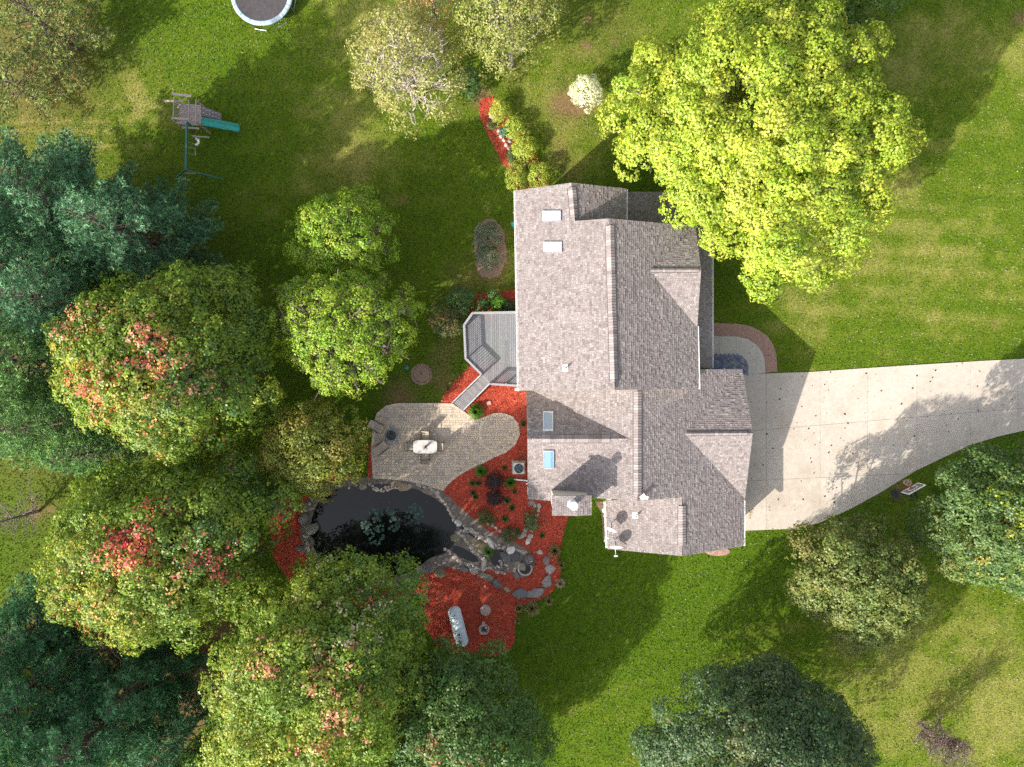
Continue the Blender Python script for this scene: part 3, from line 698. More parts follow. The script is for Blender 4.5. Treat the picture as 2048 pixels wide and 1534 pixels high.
chain([(940, 1136), (960, 1138), (985, 1137), (1000, 1132), (1010, 1128)], 3.60, 6.5, 3, label='small pale cobble on the bank between the stream and the southern mulch', group='pale cobbles on the bank between the stream and the southern mulch')
chain([(990, 1142), (1005, 1145), (1015, 1148)], 3.60, 6.5, 2, label='small pale cobble on the bank between the stream and the southern mulch', group='pale cobbles on the bank between the stream and the southern mulch')
chain([(1025, 1140), (1032, 1143), (1028, 1135)], 3.60, 7, 2, label='small pale cobble on the bank between the stream and the southern mulch', group='pale cobbles on the bank between the stream and the southern mulch')
chain([(895, 1120), (880, 1128), (865, 1125)], 4.32, 7, 3, label='pale cobble near the stone basin', group='pale cobbles near the stone basin')
chain([(998, 1120), (1012, 1133), (1020, 1138)], 4.32, 6, 3, label='small pale cobble on the south shore of the pond', group='pale cobbles on the south shore of the pond')

# basin with its collar of white stones, and the tub beside it
def basin():
    c = P(1050, 1136, 0.0); t = thing('stone_basin', 'small round water basin ringed with pale stones at the head of the stream', 'basin', c)
    mb = MB(); mb.lathe((c[0], c[1], 0), [(.56, .02), (.56, .10), (.40, .10), (.38, .07)], 28, True, False); mb.build('basin_rim', M['darkmetal'], t)
    mb = MB(); mb.lathe((c[0], c[1], 0), [(.39, .075)], 28, False, True); mb.build('water', M['water'], t)
    for k in range(15):
        a = R(-205) + k / 14 * R(250); me = COB[k % 3]; o = bpy.data.objects.new('collar_stone', me); COL.objects.link(o); o.parent = t
        o.location = (.47 * math.cos(a), .47 * math.sin(a), .14); o.scale = (.115, .09, .08); o.rotation_euler = (0, 0, a + 1.5)
    c = P(1058, 1118, 0.0); t = thing('tub', 'round dark glazed tub with stones inside beside the basin', 'tub', c)
    mb = MB(); mb.lathe((c[0], c[1], 0), [(.30, 0), (.38, .15), (.41, .32), (.37, .32), (.33, .2)], 28, True, False); mb.build('tub_wall', M['pot'], t, smooth=False)
    mb = MB(); mb.lathe((c[0], c[1], 0), [(.34, .22)], 28, False, True); mb.build('tub_soil', M['ash'], t)
    for k in range(7):
        o = bpy.data.objects.new('tub_stone', COB[(k * 2 + 3) % 6]); COL.objects.link(o); o.parent = t
        a = k * 2.4; rr = .08 + .02 * k; o.location = (.06 + rr * math.cos(a), rr * math.sin(a), .26); o.scale = (.08, .07, .06)
basin()
for k, (px, py) in enumerate(((1055, 1030), (1056, 1040), (1054, 1050), (1051, 1060), (1049, 1068), (1070, 1012), (1076, 1020), (1078, 1012), (1074, 1030), (1071, 1040), (1069, 1050), (1067, 1053), (1064, 1062), (1061, 1072), (1058, 1078),
                              (1045, 1072), (1038, 1073), (985, 1050), (992, 1055), (1001, 1062), (1008, 1066), (976, 1046))):
    cobble(px, py, random.uniform(7, 11), 'tan flat stone edging the planted strip below the chimney', 'edging_stone', 'stone', 'tan stones edging the planted strip')
for k, (px, py) in enumerate(((983, 232), (987, 241), (993, 252), (998, 262), (1003, 272), (1008, 281), (1013, 290), (1017, 297), (1020, 306), (1012, 268), (1022, 275), (1030, 290), (1040, 312), (1045, 325), (1050, 336), (1055, 346), (1060, 356), (1064, 366), (1052, 330), (1020, 283))):
    cobble(px, py, random.uniform(7, 11), 'pale flat stone edging the narrow mulch bed by the house', 'edging_stone', 'stone', 'pale stones edging the narrow mulch bed')

# ------------------------------------------------------------------ house
house = thing('house', 'large house with pinkish grey shingle roofs and an attached garage', 'house', (6.0, 0.0, 0.0))
PL = {  # roof planes  z = a*x + b*y + c
    'A': (.46, 0, 5.6 - .46 * .25), 'C': (-.45, 0, 8.24 + .45 * 5.99), 'B': (-.46, 0, 7.2 + .46 * 3.73),
    'D': (0, -.49, 7.15 + .49 * 6.96), 'E': (0, .434, 7.15 - .434 * 6.96),
    'H': (.42, 0, 6.2 - .42 * 7.88), 'G': (-.42, 0, 6.2 + .42 * 7.88), 'KN': (0, -.85, 5.97 - .85 * 3.46), 'KS': (0, .69, 5.97 + .69 * 3.46),
    'L': (.42, 0, 4.9 - .42 * 10.98), 'MN': (0, -.437, 4.85 - .437 * 3.26), 'MS': (0, .414, 4.85 + .414 * 3.26),
    'FN': (0, -1 / 3.3, 2.9 + 12.9 / 3.3), 'FE': (-1 / 2.26, 0, 2.9 + 13.46 / 2.26),
}
def ray(pl, px, py):
    a, b, c = PL[pl]; dx, dy = (px - 1024) / FPX, (767 - py) / FPX
    t = (HC - c) / (1 + a * dx + b * dy)          # z = HC - t
    return (dx * t, dy * t)
def pz(pl, x, y): a, b, c = PL[pl]; return a * x + b * y + c
def shingle_col(v=1.0):
    t = random.random(); v *= random.uniform(.82, 1.14) * .95
    b = (.262, .232, .230) if t < .55 else ((.29, .263, .262) if t < .77 else ((.212, .183, .182) if t < .92 else (.255, .212, .207)))
    return tuple(v * q for q in b)
def roof(name, pl, poly, label=None, thick=.16, expo=.145):
    """one slope: solid deck with fascia edge, and its courses of shingles"""
    if area2(poly) < 0: poly = poly[::-1]
    a, b, c = PL[pl]; g = math.hypot(a, b); n = len(poly)
    mb = MB(); top = [(x, y, pz(pl, x, y) - .005) for x, y in poly]; bot = [(x, y, z - thick) for x, y, z in top]
    mb.mesh(top + bot, [tuple(range(n)), tuple(range(2 * n - 1, n - 1, -1))] + [(n + k, n + (k + 1) % n, (k + 1) % n, k) for k in range(n)])
    ro = mb.build(name, M['roofdeck'], house)
    U = (-b / g, a / g); k = math.sqrt(1 + g * g); V3 = Vector((a / g / k, b / g / k, g / k)); U3 = Vector((U[0], U[1], 0)); N3 = Vector((-a, -b, 1)).normalized()
    o3 = Vector((0, 0, c)); uv = []
    for x, y in poly:
        p = Vector((x, y, pz(pl, x, y))) - o3; uv.append((p.dot(U3), p.dot(V3)))
    v0 = min(q[1] for q in uv); v1 = max(q[1] for q in uv); mb = MB(); v = v0 - .01; row = 0
    while v < v1:
        u0 = min(q[0] for q in uv) - random.uniform(0, .3); u1 = max(q[0] for q in uv)
        while u0 < u1:
            wd = random.choice((.13, .16, .19, .23)); q = clip_rect(uv, u0, u0 + wd - .010, v + .009, v + expo)
            if len(q) >= 3 and abs(area2(q)) > .0006:
                th = random.choice((.014, .018, .034)); mb.cur = shingle_col()
                tp = [o3 + U3 * s + V3 * t + N3 * (.004 + th * (1 - .8 * (t - v) / expo)) for s, t in q]
                mb.face(tp)
                for i in range(len(q)):
                    j = (i + 1) % len(q)
                    if q[i][1] < v + .011 and q[j][1] < v + .011 or abs(q[i][0] - q[j][0]) < 1e-4:
                        mb.face([tp[i], o3 + U3 * q[i][0] + V3 * q[i][1] - N3 * .004, o3 + U3 * q[j][0] + V3 * q[j][1] - N3 * .004, tp[j]])
            u0 += wd
        v += expo; row += 1
    sh = mb.build('shingles', M['shingle'], ro); sh['kind'] = 'stuff'
    if label: ro['label'] = label
    return ro
r = ray
RF = {}
RF['A'] = roof('roof_slope', 'A', [r('A', 1031, 381), r('A', 1143, 365.5), r('A', 1150, 442), r('A', 1218, 437), r('A', 1229.5, 780), r('A', 1038, 781)], 'broad west slope with two skylights')
RF['B'] = roof('roof_slope', 'B', [r('B', 1143.5, 365.5), r('B', 1252, 377), (r('B', 1252, 377)[0], 9.7), (r('B', 1150, 443)[0], 9.7)])
RF['C'] = roof('roof_slope', 'C', [r('C', 1218, 437), r('C', 1390, 452), r('C', 1298, 540), r('C', 1394, 655), r('C', 1396.5, 778), r('C', 1229.5, 780)])
RF['D'] = roof('roof_slope', 'D', [r('D', 1298, 540), r('D', 1391, 453), r('D', 1402, 540)])
RF['E'] = roof('roof_slope', 'E', [r('E', 1298, 540), r('E', 1402, 540), r('E', 1394.5, 655)])
gN = r('G', 1397, 739)
A0 = (7.33, -3.459)
RF['H'] = roof('roof_slope', 'H', [(1.04, -.35), A0, (1.06, -7.275), (1.06, -7.72), (3.2, -7.72), (3.2, -7.35), (7.88, -7.35), (7.88, -.35)])
RF['G'] = roof('roof_slope', 'G', [(7.88, -.35), (11.5, -.35), (11.5, gN[1]), r('G', 1482, 738.5), r('G', 1368, 868), r('G', 1490, 997), r('G', 1487, 1000), r('G', 1487, 1092), r('G', 1365, 1112), r('G', 1365, 999), (10.98, -7.35), (7.88, -7.35)])
RF['KN'] = roof('roof_slope', 'KN', [(.97, -3.459), A0, (1.04, -.35), (.95, -.35)], 'dark north slope with a blue skylight')
RF['KS'] = roof('roof_slope', 'KS', [(.97, -3.459), A0, (1.05, -7.28)], 'south slope with a skylight beside the chimney')
RF['L'] = roof('roof_slope', 'L', [r('L', 1211, 1001), (10.98, -7.3), r('L', 1365, 1112), r('L', 1215, 1098)], 'low southern slope carrying two satellite dishes')
RF['MN'] = roof('roof_slope', 'MN', [r('MN', 1368, 867), r('MN', 1482, 738.5), r('MN', 1485, 739), r('MN', 1505.5, 866)])
RF['MS'] = roof('roof_slope', 'MS', [r('MS', 1368, 867), r('MS', 1505.5, 866), r('MS', 1490, 997)])
RF['FN'] = roof('porch_roof', 'FN', [(6.8, 9.62), (11.2, 9.62), (13.46, 12.9), (6.8, 12.9)])
RF['FE'] = roof('porch_roof', 'FE', [(11.2, 9.62), (11.2, 1.05), (13.46, 1.05), (13.46, 12.9)])

def ridge_caps(pl1, pl2, p, q, par, wd=.50, step=.17):
    (x0, y0), (x1, y1) = p, q; L = math.hypot(x1 - x0, y1 - y0); n = int(L / step); d = Vector((x1 - x0, y1 - y0)).normalized(); s = Vector((-d.y, d.x))
    if (s.x * PL[pl1][0] + s.y * PL[pl1][1]) > 0: s = -s          # s points down slope of pl1
    vb = MB(); e0, e1 = Vector((x0, y0)), Vector((x0, y0)) + d * (n * step); vt = []
    for c in (e0, e1):
        for (k, pl) in ((wd / 2 + .035, pl1), (0, None), (-wd / 2 - .035, pl2)):
            e = c + s * k; z = pz(pl, e.x, e.y) if pl else max(pz(pl1, e.x, e.y), pz(pl2, e.x, e.y)); vt.append((e.x, e.y, z + .036))
    vb.mesh(vt, [(0, 1, 4, 3), (1, 2, 5, 4)]); vb.build('ridge_gap_shade', M['frame'], par)  # dark strip standing in for the shaded gap under the caps
    for i in range(n):
        t0, t1 = i * step, (i + 1) * step - .006; mb = MB(); mb.cur = shingle_col(1.05)
        top = []; lo = []
        for (t, lift) in ((t0, .085), (t1, .065)):
            c = Vector((x0, y0)) + d * t
            for (k, pl) in ((wd / 2, pl1), (0, None), (-wd / 2, pl2)):
                e = c + s * k; z = pz(pl, e.x, e.y) if pl else max(pz(pl1, e.x, e.y), pz(pl2, e.x, e.y)) + .012
                top.append((e.x, e.y, z + lift)); lo.append((e.x, e.y, z + .034))
        mb.mesh(top + lo, [(0, 1, 4, 3), (1, 2, 5, 4), (6, 7, 1, 0), (7, 8, 2, 1), (3, 9, 6, 0), (2, 8, 11, 5), (4, 10, 9, 3), (5, 11, 10, 4)])
        mb.build('ridge_cap', M['shingle'], par)
rx = lambda pl, a, b: ray(pl, a, b)
ridge_caps('A', 'C', rx('A', 1219.5, 452), rx('A', 1229, 768), RF['A'])
ridge_caps('A', 'B', rx('A', 1143.8, 375), rx('A', 1149.5, 440), RF['A'])
ridge_caps('H', 'G', (7.88, -.5), (7.88, -7.1), RF['H'])
ridge_caps('KN', 'KS', rx('KN', 1085, 877.8), rx('KN', 1222, 877.8), RF['KS'])
ridge_caps('L', 'G', (10.98, -7.9), (10.98, -10.6), RF['L'])
def thin_caps(pl1, pl2, p, q, par): ridge_caps(pl1, pl2, p, q, par, .26, .17)
thin_caps('D', 'E', rx('D', 1303, 540), rx('D', 1400, 540), RF['D'])
thin_caps('MN', 'MS', rx('MN', 1372, 867), rx('MN', 1503, 866), RF['MN'])

def wall(pts):
    """vertical wall through (x, y, ztop) points, with thickness"""
    mb = MB()
    for (a, b) in zip(pts[:-1], pts[1:]):
        mb.face([(a[0], a[1], 0), (b[0], b[1], 0), (b[0], b[1], b[2]), (a[0], a[1], a[2])])
    return mb.build('wall', M['siding'], house)
t_ = .22
wall([(.65, 12.15, pz('A', .65, 0) - t_), (.65, -.35, pz('A', .65, 0) - t_)])
wall([(.65, -.35, pz('A', .65, 0) - t_), (5.99, -.35, 8.24 - t_), (11.3, -.35, pz('C', 11.3, 0) - t_)])
wall([(11.3, -.35, 5.5), (11.3, 3.9, 5.6), (11.3, 6.96, 6.9), (11.3, 9.55, 5.6)])
wall([(11.3, 9.55, pz('C', 11.3, 0) - t_), (5.99, 9.55, 8.24 - t_), (3.7, 9.55, pz('A', 3.7, 0) - t_)])
wall([(6.9, 9.55, pz('B', 6.9, 0) - t_), (6.9, 12.15, pz('B', 6.9, 0) - t_), (3.73, 12.15, 7.2 - t_), (.65, 12.15, pz('A', .65, 0) - t_)])
wall([(1.4, -.4, pz('KN', 0, -.4) - t_), (1.4, -3.46, 5.97 - t_), (1.4, -7.3, pz('KS', 0, -7.3) - t_)])
wall([(1.4, -7.3, 3.0), (4, -7.25, 3.0), (4, -7.2, pz('H', 4, 0) - t_), (7.88, -7.2, 6.2 - t_), (10.98, -7.2, 4.9 - t_)])
wall([(6.75, -7.2, 2.95), (6.75, -10.8, 2.95), (10.98, -10.8, 4.9 - t_), (15.05, -10.8, pz('G', 15.05, 0) - t_)])
wall([(15.05, -10.8, 2.95), (15.05, -7.4, 3.0), (15.05, -3.26, 4.85 - t_), (15.05, .65, 3.0)])
wall([(15.05, .65, pz('G', 15.05, 0) - t_), (11.3, .65, pz('G', 11.3, 0) - t_)])
# garage doors, front door, windows on the walls
for y in (-1.6, -5.0):
    mb = MB(); mb.box((15.08, y, 1.15), (.06, 2.75, 2.3)); d_ = mb.build('garage_door', M['white'], house)
    for k in range(4):
        mb = MB(); mb.box((15.12, y, .3 + k * .57), (.03, 2.6, .5)); mb.build('panel', M['white'], d_)
mb = MB(); mb.box((15.08, -9.2, 1.15), (.06, 2.6, 2.3)); d_ = mb.build('garage_door', M['white'], house)
for k in range(4):
    mb = MB(); mb.box((15.12, -9.2, .3 + k * .57), (.03, 2.45, .5)); mb.build('panel', M['white'], d_)
def window(c, sx, sy, sz):
    mb = MB(); mb.box(c, (sx, sy, sz)); f = mb.build('window', M['white'], house)
    mb = MB()
    if sx < sy: mb.box(c, (sx + .02, sy - .16, sz - .16))
    else: mb.box(c, (sx - .16, sy + .02, sz - .16))
    mb.build('pane', M['glassdark'], f)
for y in (1.2, 6.0, 8.6, 11.0): window((.63, y, 4.2), .06, 1.2, 1.4)
for y in (7.2, 10.6): window((.63, y, 1.6), .06, 1.3, 1.4)
for y in (1.5, 5.5, 8.5): window((11.33, y, 4.3), .06, 1.3, 1.3)
window((3.7, 12.18, 3.2), 1.6, .06, 1.4); window((1.38, -2.0, 1.6), .06, 1.1, 1.3); window((1.38, -5.6, 1.6), .06, 1.1, 1.3); window((11, -10.83, 1.6), 1.3, .06, 1.2)
mb = MB(); mb.box((.60, 3.2, 2.9), (.10, 1.9, 2.2)); d_ = mb.build('patio_door', M['white'], house)
mb = MB(); mb.box((.56, 3.2, 2.95), (.06, 1.6, 1.8)); mb.build('pane', M['glassdark'], d_)
mb = MB(); mb.box((11.34, 2.2, 1.2), (.08, 1.0, 2.1)); d_ = mb.build('front_door', M['oldwood'], house)
mb = MB(); mb.box((11.41, 2.55, 1.1), (.06, .05, .2)); mb.build('handle', M['darkmetal'], d_)
for (x, y) in ((13.3, 12.7), (13.3, 9.0), (13.3, 5.2), (13.3, 1.5), (10.0, 12.7), (7.0, 12.7)):
    mb = MB(); mb.box((x, y, 1.37), (.18, .18, 2.74)); mb.build('porch_post', M['white'], house)
# gutters and downspouts
def gutter(p, q, z, side):
    mb = MB(); a, b = Vector((p[0], p[1], z)), Vector((q[0], q[1], z)); d = (b - a).normalized(); s = Vector((d.y, -d.x, 0)) * side
    prof = [(0, .05), (0, -.09), (.07, -.09), (.12, .0), (.12, .04), (.105, .04), (.06, -.07), (.012, -.07), (.012, .05)]
    ra = [a + s * u + Vector((0, 0, w_)) for u, w_ in prof]; rb = [b + s * u + Vector((0, 0, w_)) for u, w_ in prof]; n = len(prof)
    mb.mesh(ra + rb, [(k, (k + 1) % n, n + (k + 1) % n, n + k) for k in range(n)] + [tuple(range(n - 1, -1, -1)), tuple(range(n, 2 * n))])
    g_ = mb.build('gutter', M['white'], house)
    L = (b - a).length; mb = MB()
    for k in range(int(L / .75)):
        c = a + d * (.4 + k * .75); mb.beam(c + Vector((0, 0, .045)) - s * .03, c + s * .12 + Vector((0, 0, .045)), .02, .012)
    mb.build('hanger', M['whitemetal'], g_)
e = r('A', 1031, 381); f_ = r('A', 1038, 781); gutter(e, f_, 5.52, 1)
e = r('C', 1394, 652); f_ = r('C', 1396.5, 778); gutter(e, f_, pz('C', *e) - .08, -1)
gutter((13.46, 12.9), (13.46, 1.05), 2.84, -1)
e = r('B', 1252, 378); gutter(e, (e[0], 9.7), pz('B', *e) - .08, -1)
e = r('G', 1487, 1001); f_ = r('G', 1487, 1092); gutter(e, f_, pz('G', *e) - .07, -1)
e = r('L', 1211, 1003); f_ = r('L', 1215, 1097); gutter(e, f_, pz('L', *e) - .07, 1)
def spout(x, y, z, ex, ey):
    mb = MB(); mb.box((x, y, z / 2), (.09, .07, z)); mb.beam((x, y, .1), (x + ex, y + ey, .06), .08, .06); mb.build('downspout', M['white'], house)
spout(.58, 12.0, 5.4, -.5, .2); spout(.58, -.3, 5.4, -.3, -.2); spout(1.30, -7.15, 2.9, -.3, 0); spout(15.12, -10.7, 2.8, -.2, -.5); spout(6.68, -10.7, 2.8, -.1, -.6); spout(13.0, -10.86, 2.8, 0, -.7)
spout(13.40, 1.0, 2.8, .7, 0); spout(15.12, .6, 2.85, 0, .5)
mb = MB(); x_, y_ = 1.15, -7.4; mb.box((x_ - .05, -7.2, 2.9), (.14, .5, .12)); mb.build('fascia_return', M['white'], house)
mb = MB(); mb.box((.33, r('A', 1038, 781)[1] + .05, 5.5), (.3, .14, .16)); mb.build('fascia_return', M['white'], house)
for pts in ([r('A', 1031, 381), r('A', 1143.5, 365.5)], ):
    pass

# skylights
def skylight(pl, x0, x1, y0, y1, glass, lab):
    a, b, c = PL[pl]; cs = [ray(pl, *q) for q in ((x0, y1), (x1, y1), (x1, y0), (x0, y0))]; N3 = Vector((-a, -b, 1)).normalized()
    c3 = [Vector((x, y, pz(pl, x, y))) for x, y in cs]; m = sum(c3, Vector()) / 4
    def loop(s, h): return [m + (p - m) * s + N3 * h for p in c3]
    def inset(h, dist): return [m + (p - m) - (Vector(((p - m).normalized())) * dist) + N3 * h for p in c3]
    o0, o1, i1, i0 = loop(1.0, -.02), loop(.99, .13), inset(.13, .09), inset(.10, .10)
    mb = MB(); vs = o0 + o1 + i1 + i0
    fs = [(4 * l + k, 4 * l + (k + 1) % 4, 4 * l + 4 + (k + 1) % 4, 4 * l + 4 + k) for l in range(3) for k in range(4)]
    mb.mesh(vs, fs); f = mb.build('skylight', M['galv'], house); f['label'] = lab
    mb = MB(); mb.face([p + N3 * .008 for p in i0]); mb.build('glass', M[glass], f)
skylight('A', 1086, 1123, 422, 442, 'skywhite', 'upper white skylight on the west slope')
skylight('A', 1088, 1125, 484, 504, 'skywhite', 'lower white skylight on the west slope')
skylight('KN', 1086, 1106, 825, 863, 'skyglass', 'blue skylight on the dark north slope')
skylight('KS', 1087, 1108, 899, 935, 'skyglass', 'pale blue skylight on the south slope')

# chimney chase with its own little shingle roof and metal flue
PL['Q1'] = (.10, 0, 7.35 - .10 * 3.98); PL['Q2'] = (-.28, 0, 7.35 + .28 * 3.98)
def chimney():
    x0, x1 = P2(1104, 0, 7.15)[0], P2(1183, 0, 7.1)[0]; y0, y1 = P2(0, 1031, 7.2)[1], P2(0, 991, 7.2)[1]
    mb = MB(); mb.prism([(x0 + .14, y0 + .14), (x1 - .14, y0 + .14), (x1 - .14, y1 - .14), (x0 + .14, y1 - .14)], 0, 6.9)
    ch = mb.build('chimney', M['siding'], house)
    xm = 3.98
    for pl, poly in (('Q1', [(x0, y0), (xm, y0), (xm, y1), (x0, y1)]), ('Q2', [(xm, y0), (x1, y0), (x1, y1), (xm, y1)])):
        roof('chimney_roof', pl, poly, None, .12)
    c = P(1146, 1008, 7.5); mb = MB()
    mb.lathe((c[0] - .0, c[1] + .0, 7.22), [(.34, 0), (.33, .10), (.19, .16), (.19, .62)], 24, True, True); mb.build('flue_pipe', M['galv'], house, smooth=False)
    mb = MB(); mb.lathe((c[0], c[1], 7.22), [(.19, .64), (.27, .66), (.27, .95), (.245, .99), (.06, 1.05)], 24, True, True); mb.build('flue_cap', M['whitemetal'], house)
chimney()
def vent(pl, px, py, h=.45):
    x, y = ray(pl, px, py); z = pz(pl, x, y); a, b, c = PL[pl]; N3 = Vector((-a, -b, 1)).normalized()
    mb = MB(); u = Vector((1, 0, a)).normalized() * .17; v = Vector((0, 1, b)).normalized() * .2; m = Vector((x, y, z)) + N3 * .045
    mb.face([m - u - v, m + u - v, m + u + v, m - u + v]); mb.face([m - u - v - N3 * .03, m - u - v, m - u + v, m - u + v - N3 * .03])
    f = mb.build('vent_flashing', M['white'], house)
    mb = MB(); mb.tube([(x, y, z), (x, y, z + h)], [.055, .055], 12); mb.build('vent_pipe', M['galv'], f)
    mb = MB(); mb.tube([(x, y, z + h), (x, y, z + h + .01)], [.04, .04], 12); mb.build('pipe_opening', M['darkmetal'], f)
vent('A', 1131, 736); vent('L', 1271, 1031)
# crumpled white flashing where the garage ridge ends
mb = MB(); c = Vector((8.15, -7.15, 6.2)); 
pts = [c + Vector(v) for v in ((-.15, .05, .02), (.10, .28, .10), (.22, .12, .05), (.42, .08, .02), (.34, -.14, .06), (.12, -.1, .12), (-.05, -.16, .03))]
for i in range(len(pts)): mb.face([pts[i], pts[(i + 1) % len(pts)], c + Vector((.12, .03, .09))])
mb.build('ridge_flashing', M['white'], house)

# satellite dishes
def dish(px, py, z, face_az, el, R_, label):
    c = Vector(P(px, py, z)); base = Vector((c.x + .30 * -math.cos(face_az) , c.y + .30 * -math.sin(face_az), 0)); base.z = pz('L', base.x, base.y)
    t = thing('satellite_dish', label, 'satellite dish', tuple(base), 'satellite dishes on the low southern roof')
    nrm = Vector((math.cos(face_az) * math.cos(el), math.sin(face_az) * math.cos(el), math.sin(el))); a = Vector((-math.sin(face_az), math.cos(face_az), 0)); b = nrm.cross(a)
    mb = MB(); rings = []
    for i in range(6):
        rr = R_ * i / 5; zz = .11 * (i / 5) ** 2 - .11
        rings.append([c + (a * math.cos(q) + b * math.sin(q) * .92) * rr + nrm * zz for q in np.linspace(0, 2 * math.pi, 25)[:-1]])
    for i in range(5):
        for k in range(24):
            mb.face([rings[i][k], rings[i][(k + 1) % 24], rings[i + 1][(k + 1) % 24], rings[i + 1][k]])
            mb.face([p - nrm * .018 for p in (rings[i + 1][k], rings[i + 1][(k + 1) % 24], rings[i][(k + 1) % 24], rings[i][k])])
    for k in range(24): mb.face([rings[5][k], rings[5][(k + 1) % 24], rings[5][(k + 1) % 24] - nrm * .018, rings[5][k] - nrm * .018])
    mb.build('reflector', M['white'], t)
    lnb = c + nrm * .52 - b * .18 * (1 if b.z > 0 else -1); mb = MB(); mb.tube([c - b * R_ * .8 * (1 if b.z > 0 else -1) + nrm * -.02, lnb], [.022, .02], 6); mb.build('feed_arm', M['whitemetal'], t)
    mb = MB(); mb.tube([lnb - a * .11, lnb + a * .11], [.045, .045], 8); mb.build('receiver', M['white'], t)
    mb = MB(); mb.tube([base, base + Vector((0, 0, .35)), c - nrm * .13], [.03, .03, .03], 8); mb.build('mast', M['darkmetal'], t)
    mb = MB(); mb.box((base.x, base.y, base.z + .03), (.3, .22, .04)); mb.build('foot_plate', M['galv'], t)
    mb = MB(); mb.tube([base + Vector((-.35, .35, .02 - .14)), base + Vector((0, 0, .33))], [.012, .012], 5); mb.build('brace', M['galv'], t)
dish(1222, 1060, 4.05, R(-115), R(22), .37, 'tilted white satellite dish nearer the middle of the low roof edge')
dish(1232, 1095, 4.05, R(-92), R(22), .42, 'white satellite dish at the south corner of the low roof')

# ------------------------------------------------------------------ deck
DZ, RZ = 1.8, 2.78
DK = [P2(1040, 624, RZ), P2(945, 626, RZ), P2(928, 650, RZ), P2(931, 717, RZ), P2(962, 748, RZ), P2(982, 768, RZ), P2(1040, 772, RZ)]
DK[0] = (.62, DK[0][1]); DK[-1] = (.62, DK[-1][1])
deck = thing('wooden_deck', 'grey stained wooden deck with railing and stairs on the west side of the house', 'deck', (*P2(985, 700, 0), 0))
def make_deck():
    x0 = min(p[0] for p in DK); x = x0; i = 0
    while x < .62:
        q = clip_half(list(DK), -1, 0, -(x + .007)); q = clip_half(q, 1, 0, min(x + .138, .62))
        if len(q) >= 3:
            ys = [p[1] for p in q]; cut = min(ys) + (max(ys) - min(ys)) * random.choice((.3, .45, .62, .8))
            for s in ((0, -1, -(cut + .003)), (0, 1, cut - .003)):
                h = clip_half(q, *s)
                if len(h) >= 3 and abs(area2(h)) > .01:
                    v = random.uniform(.86, 1.12); mb = MB(); mb.cur = (.185 * v, .19 * v, .21 * v); mb.prism(h, DZ - .035, DZ + random.uniform(0, .004)); mb.build('deck_board', M['deck'], deck)
        x += .145
    mb = MB(); n = len(DK)
    for a, b in zip(DK[:-1], DK[1:]): mb.beam((*a, DZ - .17), (*b, DZ - .17), .05, .24)
    mb.build('rim_joist', M['rail'], deck)
    for (x, y) in DK[1:5] + [DK[5], ((DK[5][0] + .62) / 2, DK[5][1])]:
        mb = MB(); mb.box((x, y, RZ / 2), (.10, .10, RZ + .06)); mb.build('post', M['rail'], deck)
    def rail_run(a, b, za, zb, n_post=0):
        a, b = Vector(a), Vector(b)
        mb = MB(); mb.beam((a.x, a.y, za + .98), (b.x, b.y, zb + .98), .14, .04); mb.build('top_rail', M['rail'], deck)
        mb = MB(); mb.beam((a.x, a.y, za + .89), (b.x, b.y, zb + .89), .04, .09); mb.build('sub_rail', M['rail'], deck)
        mb = MB(); mb.beam((a.x, a.y, za + .10), (b.x, b.y, zb + .10), .04, .09); mb.build('bottom_rail', M['rail'], deck)
        k = int((b - a).length / .15); d_ = (b - a).normalized(); nn = Vector((-d_.y, d_.x)) * .045
        for i in range(1, k):
            p = a.lerp(b, i / k) - nn; zz = za + (zb - za) * i / k
            mb = MB(); mb.box((p.x, p.y, zz + .5), (.035, .035, .9)); mb.build('baluster', M['rail'], deck)
    for i in (0, 1, 2, 3): rail_run(DK[i], DK[i + 1], DZ, DZ)
    rail_run(DK[5], DK[6], DZ, DZ)
    # stairs
    A, B = Vector(P2(963.5, 749.5, DZ)), Vector(P2(981, 766, DZ)); C, D = Vector(P2(906, 805, .1)), Vector(P2(926, 822, .1)); n = 11
    for i in range(n):
        t0, t1 = i / n, (i + .93) / n; z = DZ - (i + 1) * DZ / (n + 1)
        q = [A.lerp(C, t0), B.lerp(D, t0), B.lerp(D, t1), A.lerp(C, t1)]
        for s in (0, 1):
            e0, e1 = (0, .47) if s == 0 else (.53, 1); v = random.uniform(.9, 1.15); mb = MB(); mb.cur = (.22 * v, .225 * v, .24 * v)
            r_ = [q[0].lerp(q[3], e0), q[1].lerp(q[2], e0), q[1].lerp(q[2], e1), q[0].lerp(q[3], e1)]
            mb.prism([(p.x, p.y) for p in r_], z - .035, z + .005); mb.build('stair_tread', M['deck'], deck)
    for (a, b) in ((A, C), (B, D)):
        mb = MB(); mb.beam((a.x, a.y, DZ - .18), (b.x, b.y, .05), .05, .28); mb.build('stringer', M['rail'], deck)
        for t in (.02, .5, .97):
            p = a.lerp(b, t); z = DZ * (1 - t); mb = MB(); mb.box((p.x, p.y, z + .5), (.09, .09, 1.05)); mb.build('stair_post', M['rail'], deck)
        d_ = (b - a).normalized(); nn = Vector((-d_.y, d_.x)) * (.06 if a is B else -.06); a2, b2 = a, b
        mb = MB(); mb.beam((a2.x, a2.y, DZ + .95), (b2.x, b2.y, .95), .07, .04); mb.build('handrail', M['white'] if False else M['rail'], deck)
        mb = MB(); mb.beam((a2.x, a2.y, DZ + .15), (b2.x, b2.y, .15), .04, .08); mb.build('lower_handrail', M['rail'], deck)
        for i in range(1, 20):
            p = a2.lerp(b2, i / 20); z = DZ * (1 - i / 20); mb = MB(); mb.box((p.x, p.y, z + .52), (.032, .032, .8)); mb.build('baluster', M['rail'], deck)
make_deck()

